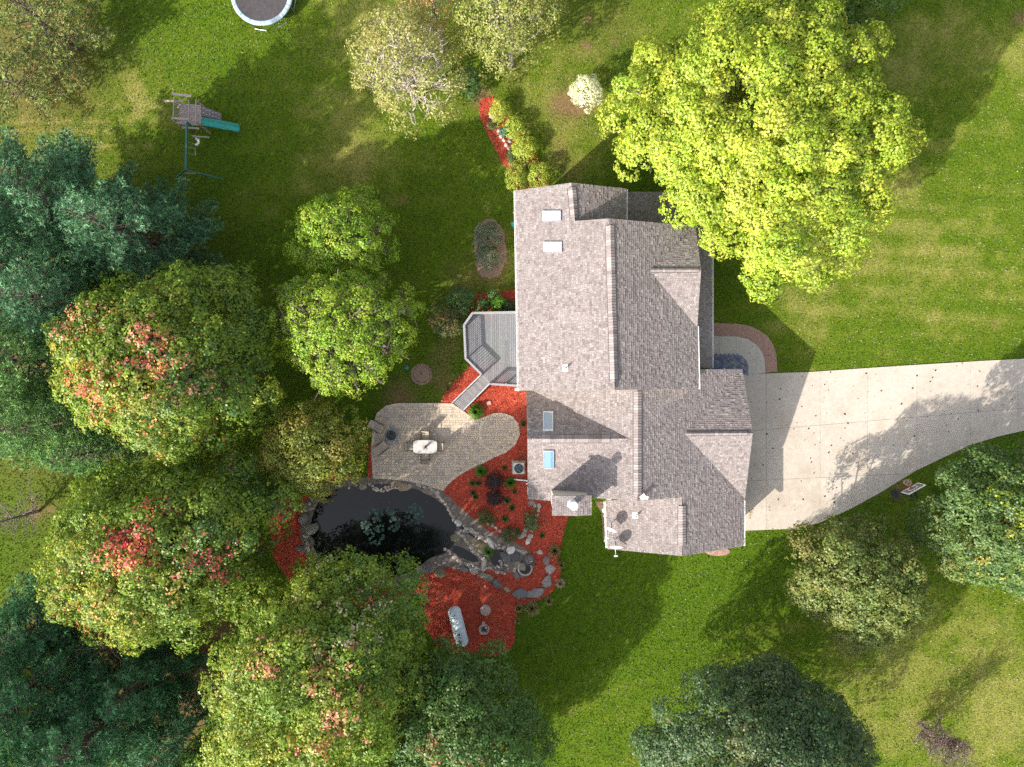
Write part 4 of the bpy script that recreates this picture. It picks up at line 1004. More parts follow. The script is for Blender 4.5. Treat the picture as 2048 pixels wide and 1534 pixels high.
# ------------------------------------------------------------------ patio furniture
def chair_parts(t):
    """sling dining chair, local coords: faces +x (towards the table)"""
    mb = MB(); mb.box((.02, 0, .43), (.48, .50, .03)); mb.build('seat', M['sling'], t, local=True)
    mb = MB(); mb.beam((-.23, 0, .42), (-.40, 0, .95), .50, .025); mb.build('backrest', M['sling'], t, local=True)
    for s in (-1, 1):
        mb = MB(); mb.tube([(-.42, s * .28, .98), (-.24, s * .28, .42), (.26, s * .28, .44)], [.018] * 3, 6); mb.build('side_frame', M['frame'], t, local=True)
        mb = MB(); mb.tube([(-.30, s * .28, .64), (.02, s * .30, .66), (.24, s * .30, .63)], [.022] * 3, 6); mb.build('armrest', M['frame'], t, local=True)
        mb = MB(); mb.tube([(.24, s * .29, .64), (.27, s * .29, 0)], [.018, .018], 6); mb.build('leg', M['frame'], t, local=True)
        mb = MB(); mb.tube([(-.27, s * .28, .5), (-.36, s * .28, 0)], [.018, .018], 6); mb.build('leg', M['frame'], t, local=True)
    mb = MB(); mb.tube([(-.42, -.28, .98), (-.42, .28, .98)], [.018, .018], 6); mb.build('top_bar', M['frame'], t, local=True)
def copy_tree(o, parent=None):
    c = o.copy(); COL.objects.link(c); c.parent = parent
    for ch in list(o.children): copy_tree(ch, c)
    return c
ch0 = thing('patio_chair', 'brown sling patio chair at the west end of the dining table', 'chair', P(824, 892, .05), 'patio chairs around the dining table', 1e-9)
chair_parts(ch0)
for (px, py, az, lab) in ((878, 892, 180, 'brown sling patio chair at the east end of the dining table'), (852, 872, -93, 'brown sling patio chair on the north side of the dining table'),
                          (852, 912, 92, 'brown sling patio chair on the south side of the dining table')):
    c = copy_tree(ch0); c.location = P(px, py, .05); c.rotation_euler = (0, 0, R(az)); c['label'] = lab
def dining_table():
    c = P(852.5, 892, .05); t = thing('dining_table', 'oblong patio dining table with a pale top and rounded corners', 'table', c)
    pts = []; a, b, n = .86, .49, 5.0
    for k in range(40):
        q = 2 * math.pi * k / 40; x = a * math.copysign(abs(math.cos(q)) ** (2 / n), math.cos(q)); y = b * math.copysign(abs(math.sin(q)) ** (2 / n), math.sin(q)); pts.append((c[0] + x, c[1] + y))
    mb = MB(); mb.prism(pts, .73, .765); mb.build('table_top', M['tabletop'], t)
    mb = MB()
    for k in range(40):
        p, q = pts[k], pts[(k + 1) % 40]; mb.beam((p[0], p[1], .75), (q[0], q[1], .75), .035, .045)
    mb.build('rim', M['frame'], t)
    for (x, y) in ((-.7, -.36), (.7, -.36), (.7, .36), (-.7, .36)):
        mb = MB(); mb.tube([(c[0] + x, c[1] + y, .05), (c[0] + x * .95, c[1] + y * .95, .74)], [.025, .03], 8); mb.build('leg', M['frame'], t)
dining_table()
def lounge(px, py, az, label):
    t = thing('lounge_chair', label, 'lounge chair', P(px, py, .05), 'lounge chairs by the fire pit', R(az)); t.scale = (.86, .92, .9)
    mb = MB(); mb.beam((.35, 0, .38), (-.25, 0, .30), .62, .05); mb.build('seat', M['sling'], t, local=True)
    mb = MB(); mb.beam((-.25, 0, .30), (-.72, 0, .88), .62, .05); mb.build('backrest', M['sling'], t, local=True)
    mb = MB(); mb.beam((.34, 0, .385), (.42, 0, .33), .60, .04); mb.build('front_edge', M['sling'], t, local=True)
    for s in (-1, 1):
        mb = MB(); mb.tube([(-.75, s * .33, .92), (-.27, s * .33, .31), (.36, s * .33, .39), (.42, s * .33, .33)], [.02] * 4, 6); mb.build('side_frame', M['frame'], t, local=True)
        mb = MB(); mb.tube([(-.45, s * .36, .58), (.2, s * .36, .58)], [.03, .03], 6); mb.build('armrest', M['frame'], t, local=True)
        for x in (-.4, .3):
            mb = MB(); mb.tube([(x, s * .34, .4), (x, s * .34, 0)], [.02, .02], 6); mb.build('leg', M['frame'], t, local=True)
lounge(757, 854, -30, 'brown lounge chair northwest of the fire pit')
lounge(766, 893, 38, 'brown lounge chair southwest of the fire pit')
def fire_pit():
    c = P(784, 870, .05); t = thing('fire_pit', 'round dark metal fire pit bowl on the patio', 'fire pit', c)
    mb = MB(); mb.lathe((c[0], c[1], .05), [(.20, .0), (.30, .12), (.36, .30), (.43, .34), (.43, .37), (.34, .37), (.28, .22), (.24, .14)], 32, True, False); mb.build('bowl', M['acblue'], t)
    mb = MB(); mb.lathe((c[0], c[1], .05), [(.27, .20)], 32, False, True); mb.build('ash_bed', M['ash'], t)
    for k in range(3):
        a = k * 2.1 + .5; mb = MB(); mb.tube([(c[0] - .2 * math.cos(a), c[1] - .2 * math.sin(a), .28), (c[0] + .2 * math.cos(a), c[1] + .2 * math.sin(a), .31 + .02 * k)], [.04, .035], 7); mb.build('log', M['bark'], t)
    mb = MB()
    for k in range(16):
        a = 2 * math.pi * k / 16; mb.beam((c[0], c[1], .52), (c[0] + .36 * math.cos(a), c[1] + .36 * math.sin(a), .43), .012, .012)
    mb.build('spark_screen', M['darkmetal'], t)
fire_pit()

# ------------------------------------------------------------------ mechanical things in the beds
def ac_unit():
    c = P(1037.5, 937, 0); t = thing('air_conditioner', 'square beige air conditioner with a round blue grey fan guard by the garage wall', 'air conditioner', c); c = P(1037.5, 937, .8)
    mb = MB(); s = .39; mb.box((c[0], c[1], .42), (2 * s, 2 * s, .74)); mb.build('housing', M['acbody'], t, bevel=.05)
    mb = MB(); mb.box((c[0], c[1], .03), (.95, .95, .08)); mb.build('pad', M['walk'], t)
    mb = MB(); mb.lathe((c[0], c[1], 0), [(.33, .795), (.33, .815), (.30, .815), (.30, .80)], 28, False, False); mb.build('guard_ring', M['darkmetal'], t)
    mb = MB(); mb.lathe((c[0], c[1], 0), [(.30, .797)], 28, False, True); mb.build('fan_opening', M['darkmetal'], t)
    for k in range(5):
        a = 2 * math.pi * k / 5; mb = MB(); d = Vector((math.cos(a), math.sin(a), 0)); n_ = Vector((-d.y, d.x, 0)); p = Vector((c[0], c[1], .80))
        mb.face([p + d * .06 - n_ * .03, p + d * .27 - n_ * .09, p + d * .28 + n_ * .07 + Vector((0, 0, .006)), p + d * .06 + n_ * .04 + Vector((0, 0, .004))]); mb.build('fan_blade', M['acblue'], t)
    mb = MB()
    for k in range(24):
        a = 2 * math.pi * k / 24; mb.beam((c[0] + .05 * math.cos(a), c[1] + .05 * math.sin(a), .825), (c[0] + .32 * math.cos(a), c[1] + .32 * math.sin(a), .82), .008, .006)
    mb.build('wire_guard', M['acblue'], t)
    mb = MB(); mb.lathe((c[0], c[1], 0), [(.07, .81), (.06, .835)], 16, True, True); mb.build('hub', M['darkmetal'], t)
ac_unit()
mb = MB(); a, b = P(1027, 958.5, .10), P(1062, 962, .10); mb.tube([a, b], [.055, .055], 10); 
tag(mb.build('drain_pipe', M['white'], None, a), 'white drain pipe running from the garage wall onto the red mulch', 'pipe')
mb = MB(); c = P(978, 806, .0); mb.box((c[0], c[1], .05), (.30, .24, .08), .2); tag(mb.build('utility_cover', M['lid'], None, c, bevel=.01), 'small pale square cover on the mulch south of the deck', 'cover')
mb = MB(); c = P(936, 1276, .0); mb.box((c[0], c[1], .08), (.28, .28, .14), .05); tag(mb.build('utility_box', M['stone2'] if 'stone2' in M else M['acblue'], None, c, bevel=.015), 'small grey utility box beside the propane tank', 'box')
def tank():
    p, q = Vector(P(909, 1223, .72)), Vector(P(924, 1283, .72)); d = (q - p).normalized(); c = (p + q) / 2; rr = .46
    t = thing('propane_tank', 'long pale blue propane tank with rounded ends on red mulch', 'propane tank', (c.x, c.y, 0))
    mb = MB(); pts = []; rads = []
    for k in range(7):
        a = R(90 - 15 * k) ; pts.append(p - d * rr * .8 * math.sin(a) ); rads.append(max(.02, rr * math.cos(a)))
    for k in range(7):
        a = R(15 * k); pts.append(q + d * rr * .8 * math.sin(a)); rads.append(max(.02, rr * math.cos(a)))
    mb.tube(pts, rads, 32); mb.build('tank_body', M['tank'], t, smooth=True)
    m = c + d * .35; mb = MB(); mb.lathe((m.x, m.y, 0), [(.22, 1.10), (.22, 1.28), (.19, 1.35), (.05, 1.39)], 24, False, True); mb.build('valve_dome', M['tank'], t, smooth=False)
    mb = MB(); mb.lathe((m.x + .03, m.y, 0), [(.07, 1.39), (.07, 1.43), (.04, 1.43), (.04, 1.40)], 16, False, True); mb.build('dome_latch', M['darkmetal'], t)
    for o_, h in ((-.45, .05), (-.95, .03), (.95, .05)):
        e = c + d * o_; mb = MB(); mb.lathe((e.x, e.y, 1.17), [(.035, 0), (.035, h)], 12, False, True); mb.build('fitting', M['darkmetal'], t)
    s = Vector((-d.y, d.x, 0))
    for o_ in (-.75, .75):
        e = c + d * o_; mb = MB(); mb.beam((e.x - s.x * .35, e.y - s.y * .35, .13), (e.x + s.x * .35, e.y + s.y * .35, .13), .25, .26); mb.build('saddle', M['walk'], t)
tank()
def lids():
    c = P(971, 1219, 0); t = thing('septic_lid', 'pinkish round lid with a shiny domed centre beside the propane tank', 'lid', c)
    mb = MB(); mb.lathe(c, [(.38, 0), (.38, .22), (.35, .25)], 32, True, True); mb.build('riser', M['lid'], t)
    mb = MB(); mb.lathe((c[0] + .04, c[1], 0), [(.26, .255), (.20, .30), (.10, .33), (.03, .34)], 24, False, True); mb.build('dome', M['lid'], t, smooth=True)
    for k in range(6):
        a = k * 1.05; mb = MB(); mb.lathe((c[0] + .31 * math.cos(a), c[1] + .31 * math.sin(a), .25), [(.025, 0), (.02, .015)], 8, False, True); mb.build('bolt', M['darkmetal'], t)
    c = P(968.5, 1256, 0); t = thing('fountain_bowl', 'round pinkish concrete bowl with dark water and a spout tab', 'bowl', c)
    mb = MB(); mb.lathe(c, [(.30, 0), (.36, .15), (.385, .32), (.34, .32), (.28, .2)], 32, True, False); mb.build('bowl', M['lid'], t)
    mb = MB(); mb.lathe(c, [(.30, .23)], 32, False, True); mb.build('bowl_floor', M['lid'], t)
    mb = MB(); mb.box((c[0], c[1], .25), (.34, .34, .05)); mb.build('dark_insert', M['pot'], t, bevel=.02)
    mb = MB(); mb.box((c[0] - .03, c[1] + .44, .28), (.20, .22, .07)); mb.build('spout', M['lid'], t)
    mb = MB(); mb.lathe((c[0] + .12, c[1] + .12, .27), [(.05, 0), (.045, .05), (.01, .06)], 10, False, True); mb.build('knob', M['white'], t)
lids()
mb = MB(); pts = [(941, 1138), (948, 1155), (960, 1171), (972, 1190), (980, 1205), (983, 1225), (983, 1240), (990, 1254), (1002, 1266), (1010, 1275), (1011, 1290), (1008, 1302)]
pts = [P(a, b, .04) for a, b in pts]; mb.tube(pts, [.014] * len(pts), 6)
tag(mb.build('garden_hose', M['hose'], None, pts[0]), 'thin tan hose winding from the stream across the red mulch', 'hose')
mb = MB(); c = P(970, 1171, 0); mb.tube([c, (c[0], c[1], .25)], [.03, .03], 8); mb.lathe((c[0], c[1], .25), [(.05, 0), (.06, .04), (.02, .07)], 10, True, True)
tag(mb.build('path_light', M['whitemetal'], None, c), 'small white path light in the southern mulch', 'path light')

# tree ring west of the deck
def tree_ring():
    cx, cy = RINGC; t = thing('tree_ring', 'round edged ring of brown mulch in the lawn west of the deck', 'tree ring', (cx, cy, 0))
    mb = MB(); mb.lathe((cx, cy, 0), [(.78, .0), (.55, .05), (.05, .07)], 36, False, True); mb.build('mulch', M['brownmulch'], t)
    for k in range(18):
        a0, a1 = 2 * math.pi * k / 18, 2 * math.pi * (k + .94) / 18
        q = [(cx + rr * math.cos(a), cy + rr * math.sin(a)) for rr, a in ((.62, a0), (.70, a0), (.70, a1), (.62, a1))]
        mb = MB(); mb.prism(q, 0, .11); mb.build('edging_block', M['brownmulch'], t)
    mb = MB(); mb.tube([(cx - .1, cy + .05, 0), (cx - .1, cy + .05, .5)], [.02, .02], 6); mb.build('stake', M['oldwood'], t)
    for k in range(5):
        a = k * 1.3; mb = MB(); mb.tube([(cx, cy, .05), (cx + .2 * math.cos(a), cy + .2 * math.sin(a), .5)], [.012, .004], 5); mb.build('twig', M['grey_bark'], t)
tree_ring()
def lantern():
    c = P(819, 736, 0); t = thing('bird_feeder', 'small dark bird feeder with a teal cap beside the mulch ring', 'bird feeder', c)
    mb = MB(); mb.tube([c, (c[0], c[1], 1.2)], [.025, .025], 8); mb.build('pole', M['darkmetal'], t)
    mb = MB(); mb.lathe((c[0], c[1], 1.2), [(.12, 0), (.12, .25), (.13, .26)], 12, True, True); mb.build('seed_box', M['darkmetal'], t)
    mb = MB(); mb.lathe((c[0], c[1], 1.46), [(.17, 0), (.10, .08), (.01, .12)], 12, True, True); mb.build('cap', M['tealmetal'], t)
lantern()
# small teal object under the west gutter
mb = MB(); c = P(1026, 452, 0); mb.box((c[0], c[1], .25), (.22, .26, .5), .2); mb.box((c[0], c[1], .515), (.25, .29, .03), .2)
tag(mb.build('storage_bin', M['teal'], None, c), 'small teal bin against the west wall of the house', 'bin')

# edged strip with a plastic bag beside the low roof
def south_strip():
    poly = pxpoly([(1190, 1003), (1202, 1025), (1205, 1050), (1206, 1075), (1212, 1092), (1225, 1092), (1225, 1003)])
    o = sheet('planting_strip', poly, .008, M['brownmulch'], 'brown edged planting strip along the wall under the dishes', edge=.02)
    c = P(1207, 1022, 0); mb = MB(); rn = random.Random(4)
    nx, ny = 7, 12; g = {}
    for i in range(nx):
        for j in range(ny):
            g[i, j] = (c[0] + (i / (nx - 1) - .5) * .42 + .02 * (j), c[1] - (j / (ny - 1) - .5) * 1.0, .02 + .20 * math.sin(math.pi * i / (nx - 1)) * (.6 + .5 * rn.random()) * math.sin(math.pi * (j + .4) / ny))
    for i in range(nx - 1):
        for j in range(ny - 1):
            s = rn.random(); mb.cur = ((.16, .10, .07) if j < 3 else ((.62, .66, .62) if s < .45 else (.03, .25, .16)) if j < 7 else ((.5, .04, .05) if s < .6 else (.66, .6, .58)))
            mb.face([g[i, j], g[i, j + 1], g[i + 1, j + 1], g[i + 1, j]])
    tag(mb.build('soil_bag', M['cloth'], None, c), 'crumpled green white and red plastic bag between the chimney and the low roof', 'bag')
south_strip()
c = P(1436, 1103, .0); mb = MB(); mb.lathe((c[0], c[1] - .0, 0), [(.9, .0), (.85, .03), (.1, .04)], 28, False, True, 1.0, .35); tag(mb.build('splash_bed', M['pinkgravel'], None, c), 'tan gravel half circle at the south garage wall', 'gravel bed')

# ------------------------------------------------------------------ trampoline
def trampoline():
    c = P(523, -11.6, .9); t = thing('trampoline', 'round trampoline with a dark mat and blue grey pad at the top of the lawn', 'trampoline', (c[0], c[1], 0)); z = .9; r0 = 2.17
    mb = MB(); mb.lathe((c[0], c[1], 0), [(1.88, z - .01), (1.2, z - .03), (.4, z - .05), (.02, z - .055)], 56, False, True); mb.build('jump_mat', M['mat'], t, smooth=True)
    for k in range(16):
        mb = MB(); a0, a1 = 2 * math.pi * k / 16, 2 * math.pi * (k + .97) / 16; n = 6; prof = [(1.86, z + .0), (1.92, z + .045), (2.10, z + .045), (2.17, z + .0), (2.18, z - .06)]
        vs = []; fs = []
        for i in range(n + 1):
            a = a0 + (a1 - a0) * i / n
            for (rr, zz) in prof: vs.append((c[0] + rr * math.cos(a), c[1] + rr * math.sin(a), zz + .008 * math.sin(i * 2.1 + k)))
        m = len(prof)
        for i in range(n):
            for j in range(m - 1): fs.append((i * m + j, i * m + j + 1, (i + 1) * m + j + 1, (i + 1) * m + j))
        mb.mesh(vs, fs); mb.build('pad_section', M['bluepad'], t)
    mb = MB(); pts = [(c[0] + 2.13 * math.cos(a), c[1] + 2.13 * math.sin(a), z - .05) for a in np.linspace(0, 2 * math.pi, 49)]; mb.tube(pts, [.025] * 49, 6, False); mb.build('ring_tube', M['galv'], t)
    for k in range(4):
        a = R(-100 + 90 * k); mb = MB(); pa, pb = a - .2, a + .2; R2 = 2.13
        mb.tube([(c[0] + R2 * math.cos(pa), c[1] + R2 * math.sin(pa), z - .06), (c[0] + R2 * math.cos(pa), c[1] + R2 * math.sin(pa), .04), (c[0] + R2 * math.cos(pb), c[1] + R2 * math.sin(pb), .04), (c[0] + R2 * math.cos(pb), c[1] + R2 * math.sin(pb), z - .06)], [.022] * 4, 6)
        mb.build('leg', M['galv'], t)
    a = R(-58)
    mb = MB(); pa, pb = a - .2, a + .2; mb.tube([(c[0] + R2 * math.cos(pa), c[1] + R2 * math.sin(pa), z - .06), (c[0] + R2 * math.cos(pa), c[1] + R2 * math.sin(pa), .04), (c[0] + R2 * math.cos(pb), c[1] + R2 * math.sin(pb), .04), (c[0] + R2 * math.cos(pb), c[1] + R2 * math.sin(pb), z - .06)], [.022] * 4, 6); mb.build('leg', M['galv'], t)
trampoline()

# ------------------------------------------------------------------ play set
def play_set():
    base = P(385, 235, 0); t = thing('play_set', 'weathered wooden play set with a teal slide and a green swing beam', 'play set', base)
    z = 1.45; tp = 2.3
    a, b, c, d = P(360, 206, z), P(403, 210, z), P(403, 252, z), P(358, 249, z)      # platform corners
    def bd(p, q, wd, ht, nm='board', m='oldwood'):
        mb = MB(); mb.beam(p, q, wd, ht); return mb.build(nm, M[m], t)
    n = 10
    for k in range(n):
        t0 = (k + .5) / n; p = Vector(a).lerp(Vector(d), t0); q = Vector(b).lerp(Vector(c), t0); bd(p, q, .135, .04, 'floor_board')
    for p in (a, b, c, d): bd((p[0], p[1], 0), (p[0], p[1], tp), .09, .09, 'post')
    A, B, C, D = [Vector((p[0], p[1], tp)) for p in (a, b, c, d)]
    bd(A + Vector((-.1, .28, .02)), B + Vector((-.3, .26, .02)), .16, .05, 'roof_rail'); bd(A, D, .05, .09, 'top_beam'); bd(B + Vector((-.5, 0, 0)), C + Vector((-.5, 0, 0)), .05, .09, 'top_beam'); bd(B, C, .05, .09, 'top_beam')
    bd(A + Vector((-.75, -.12, -.2)), A + Vector((.55, -.12, -.2)), .13, .06, 'roof_rail'); bd(D + Vector((-.1, .12, 0)), C + Vector((-.5, .15, 0)), .13, .06, 'roof_rail'); bd(D + Vector((.1, -.1, -.25)), C + Vector((-.35, -.02, -.25)), .09, .05, 'side_rail')
    bd(D + Vector((.4, -.32, -.5)), C + Vector((.0, -.30, -.5)), .11, .05, 'side_rail'); bd(D + Vector((.65, -.6, -1.4)), C + Vector((.3, -.6, -1.4)), .09, .05, 'ground_rail')
    for k in range(9):
        p = Vector(a).lerp(Vector(d), (k + .6) / 10); bd((p.x + .05, p.y, z + .04), (p.x + .05, p.y, z + .75), .06, .03, 'picket')
    # ladder on the west side
    for k in range(5):
        s = k / 4; bd((a[0] - .75 + .72 * s, a[1] + .18 - .42 * s * .3, .25 + s * 1.0), (a[0] - .10 + .2 * s, a[1] + .16 - .42 * s * .3 - .08 * k, .25 + s * 1.0), .08, .05, 'ladder_rung')
    bd((a[0] - .75, a[1] - .25, .0), (a[0] - .02, a[1] - .72, z), .06, .08, 'ladder_rail'); bd((a[0] - .8, a[1] + .24, .0), (a[0] - .02, a[1] - .05, z), .06, .08, 'ladder_rail')
    bd((a[0] + .6, a[1] - .5, tp - .1), (c[0] - .1, c[1] + .55, z + .1), .05, .05, 'brace')
    # climbing wall
    p0, p1, q0, q1 = Vector(P(404, 212, z)), Vector(P(404, 232, z)), Vector(P(444, 228, .02)), Vector(P(443, 242, .02)); up = Vector((0, 0, .06))
    mb = MB(); mb.mesh([p0, p1, q1, q0, p0 + up, p1 + up, q1 + up, q0 + up], [(0, 1, 2, 3), (7, 6, 5, 4), (0, 4, 5, 1), (1, 5, 6, 2), (2, 6, 7, 3), (3, 7, 4, 0)]); cw = mb.build('climbing_wall', M['purplewall'], t)
    for i in range(6):
        for j in range(2):
            s, v = (i + .6) / 6.4, (j + .5 + .2 * (i % 2)) / 2.2; p = p0.lerp(q0, s).lerp(p1.lerp(q1, s), v) + up * 1.2
            mb = MB(); mb.lathe((p.x, p.y, p.z), [(.07, 0), (.05, .05), (.01, .06)], 7, False, True); mb.build('hold', M['hold'], cw)
    # slide: a trough
    s0, s1 = Vector(P(404, 244, z + .02)), Vector(P(480, 258, .18)); side = Vector((-(s1 - s0).y, (s1 - s0).x, 0)).normalized(); mb = MB(); N = 14; prof = [(-.27, .17), (-.24, .19), (-.20, .03), (0, 0), (.20, .03), (.24, .19), (.27, .17)]
    vs = []; fs = []
    for i in range(N + 1):
        s = i / N; c_ = s0.lerp(s1, s); c_.z = z + .02 + (.18 - z) * (s ** .9 if s < .8 else .8 ** .9 + (1 - .8 ** .9) * (1 - (1 - (s - .8) / .2) ** 2)) + .06 * math.sin(s * 3.1)
        for (u, w_) in prof: p = c_ + side * u; vs.append((p.x, p.y, p.z + w_))
    m = len(prof)
    for i in range(N):
        for j in range(m - 1): fs.append((i * m + j, i * m + j + 1, (i + 1) * m + j + 1, (i + 1) * m + j))
    mb.mesh(vs, fs); sl = mb.build('slide', M['teal'], t, smooth=True); md = sl.modifiers.new('thickness', 'SOLIDIFY'); md.thickness = .025
    # swing beam with its A frame
    b0, b1 = Vector(P(373.5, 247, 2.35)), Vector(P(372, 340, 2.35)); mb = MB(); mb.beam(b0, b1, .13, .14); mb.build('swing_beam', M['tealmetal'], t)
    l1, l2 = Vector(P(354, 353, 0)), Vector(P(446, 358, 0))
    for l in (l1, l2): mb = MB(); mb.beam(b1, l, .09, .09); mb.build('leg', M['tealmetal'], t)
    mb = MB(); mb.beam(b1.lerp(l1, .45), b1.lerp(l2, .38), .05, .08); mb.build('cross_brace', M['oldwood'], t)
    mb = MB(); mb.beam(b0 + Vector((0, .1, 0)), b0 + Vector((0, .1, -.9)), .09, .09); mb.build('leg', M['tealmetal'], t)
    # swing seat swung a little sideways, and a trapeze
    u0, u1 = b0.lerp(b1, .20), b0.lerp(b1, .38); sw = Vector(P(394, 284, .55))
    mb = MB(); pts = [sw + Vector((-.06, .24, .12)), sw + Vector((.06, .16, .0)), sw + Vector((.1, 0, -.04)), sw + Vector((.06, -.16, .0)), sw + Vector((-.06, -.24, .12))]
    for p, q in zip(pts[:-1], pts[1:]): mb.beam(p, q, .16, .03)
    st = mb.build('swing_seat', M['whitemetal'], t)
    for u, p in ((u0, pts[0]), (u1, pts[-1])): mb = MB(); mb.tube([u, p], [.014, .014], 5); mb.build('chain', M['galv'], st)
    u0, u1 = b0.lerp(b1, .50), b0.lerp(b1, .62); sw = Vector(P(390, 303, .9)); mb = MB(); mb.tube([sw + Vector((0, .25, 0)), sw + Vector((.05, -.3, 0))], [.03, .03], 8); tr = mb.build('trapeze_bar', M['oldwood'], t)
    for u, p in ((u0, sw + Vector((0, .22, 0))), (u1, sw + Vector((.05, -.28, 0)))): mb = MB(); mb.tube([u, p], [.012, .012], 5); mb.build('rope', M['net'], tr)
play_set()

# ------------------------------------------------------------------ basketball hoop
def hoop():
    A, B, C, D = Vector(P(1805, 984.5, 2.9)), Vector(P(1817, 989.5, 3.75)), Vector(P(1850.5, 970.5, 3.75)), Vector(P(1837, 966.5, 2.9))
    ax = ((D - A) + (C - B)).normalized(); ax.z = 0; ax.normalize(); n = Vector((-ax.y, ax.x, 0)); m = (A + D + B + C) / 4
    rim = Vector(P(1816, 966, 3.05)); n = n if (rim - m).dot(n) > 0 else -n
    base = m - n * .75; base.z = 0
    t = thing('basketball_hoop', 'portable basketball hoop with an orange rim beside the driveway', 'basketball hoop', tuple(base)); w_, h_ = .62, .42; m.z = 3.33
    def q(u, v, d=0): return m + ax * u + Vector((0, 0, v)) + n * d
    mb = MB(); mb.mesh([q(-w_, -h_), q(w_, -h_), q(w_, h_), q(-w_, h_), q(-w_, -h_, .03), q(w_, -h_, .03), q(w_, h_, .03), q(-w_, h_, .03)], [(0, 1, 2, 3), (7, 6, 5, 4), (0, 4, 5, 1), (1, 5, 6, 2), (2, 6, 7, 3), (3, 7, 4, 0)]); bb = mb.build('backboard', M['purplewall'], t)
    mb = MB()
    for (a, b) in (((-w_, -h_), (w_, -h_)), ((w_, -h_), (w_, h_)), ((w_, h_), (-w_, h_)), ((-w_, h_), (-w_, -h_))): mb.beam(q(*a, .02), q(*b, .02), .06, .07)
    mb.build('board_frame', M['white'], bb)
    mb = MB()
    for (a, b) in (((-.28, -.3), (.28, -.3)), ((.28, -.3), (.28, .12)), ((.28, .12), (-.28, .12)), ((-.28, .12), (-.28, -.3))): mb.beam(q(*a, .04), q(*b, .04), .045, .012)
    mb.build('shooting_square', M['white'], bb)
    c = m + n * .42; c.z = 3.05; mb = MB(); pts = [(c.x + .23 * math.cos(a), c.y + .23 * math.sin(a), 3.05) for a in np.linspace(0, 2 * math.pi, 25)]; mb.tube(pts, [.026] * 25, 6, False); rm = mb.build('rim', M['orange'], t)
    mb = MB(); mb.beam(q(0, -.28, .03), q(0, -.28, .20), .12, .06); mb.build('rim_bracket', M['orange'], rm)
    mb = MB()
    for k in range(12):
        a0, a1, a2 = [2 * math.pi * (k + s) / 12 for s in (0, .5, 1)]
        P0 = (c.x + .22 * math.cos(a0), c.y + .22 * math.sin(a0), 3.04); P1 = (c.x + .15 * math.cos(a1), c.y + .15 * math.sin(a1), 2.82); P2_ = (c.x + .22 * math.cos(a2), c.y + .22 * math.sin(a2), 3.04)
        P3 = (c.x + .11 * math.cos(a0), c.y + .11 * math.sin(a0), 2.62); P4 = (c.x + .11 * math.cos(a2), c.y + .11 * math.sin(a2), 2.62)
        for u, v in ((P0, P1), (P1, P2_), (P1, P3), (P1, P4)): mb.tube([u, v], [.008, .008], 4, False)
    mb.build('net', M['net'], rm)
    mb = MB(); mb.tube([base, base + Vector((0, 0, 2.6)), base + Vector((0, 0, 2.6)) + n * .05], [.06, .06, .06], 10); mb.build('pole', M['darkmetal'], t)
    for z in (2.7, 3.4):
        mb = MB(); mb.beam(base + Vector((0, 0, z - .3)), q(0, z - 3.33 - .05, -.01), .12, .05); mb.build('board_arm', M['darkmetal'], t)
    mb = MB(); e = base - n * .25; mb.box((e.x, e.y, .13), (.42, .62, .2), math.atan2(n.y, n.x) - math.pi / 2); mb.build('weighted_base', M['darkmetal'], t, bevel=.05)
hoop()

# ------------------------------------------------------------------ vegetation
FOL = 1.5
def unit(a): return a / np.maximum(np.linalg.norm(a, axis=-1, keepdims=True), 1e-9)
def rnd_dirs(n): return unit(RNG.normal(size=(n, 3)))
def leaf_quads(pos, nrm, size, asp=.85):
    """kite shaped folded leaves"""
    n = len(pos); nrm = unit(nrm); t = unit(np.cross(nrm, rnd_dirs(n))); b = np.cross(nrm, t); s = size[:, None]
    V = np.zeros((n, 4, 3))
    V[:, 0] = pos - t * s * .5; V[:, 2] = pos + t * s * .55
    V[:, 1] = pos + b * s * .5 * asp + nrm * s * .12 - t * s * .05; V[:, 3] = pos - b * s * .5 * asp + nrm * s * .12 - t * s * .05
    return V
def pick(pal, n):
    w_ = np.array([p[0] for p in pal], float); idx = RNG.choice(len(pal), n, p=w_ / w_.sum()); return np.array([p[1] for p in pal])[idx]
def tree_limbs(t, base, ends, zc, h, bark, tr, thin=.05, nsub=0, twig=.012, tmax=.8):
    mb = MB(); bx, by = base; top = zc + (h - zc) * .45
    lean = RNG.normal(0, .15, 2)
    mb.tube([(bx, by, 0), (bx, by, .4), (bx + lean[0] * .4, by + lean[1] * .4, zc * .6), (bx + lean[0], by + lean[1], top)], [tr * 1.35, tr, tr * .75, tr * .3], 9)
    mb.build('trunk', M[bark], t, smooth=True)
    mb = MB()
    for e in ends:
        e = np.array(e); z0 = min(max(.35 * zc, e[2] * random.uniform(.35, .6)), top * .95); f = z0 / top
        s = np.array((bx + lean[0] * f, by + lean[1] * f, z0)); mid = s * .5 + e * .5 + np.array((random.uniform(-.3, .3), random.uniform(-.3, .3), -.06 * np.linalg.norm(e - s)))
        r0 = tr * random.uniform(.25, .42); mb.tube([s, mid, e], [r0, r0 * .6, thin * .6], 5, False)
        for k in range(nsub):
            q = e * random.uniform(.45, 1) ; a = mid + (e - mid) * random.uniform(.0, 1); d = rnd_dirs(1)[0]; d[2] = abs(d[2]) * .6; L = min(np.linalg.norm(e - s) * random.uniform(.16, .32), tmax)
            b_ = a + (d + unit((e - s)[None])[0] * .8) * L * .5; c_ = b_ + (d * .8 + rnd_dirs(1)[0] * .6) * L * .5
            mb.tube([a, b_, c_], [thin * .7, thin * .45, twig], 4, False)
    mb.build('limbs', M[bark], t)
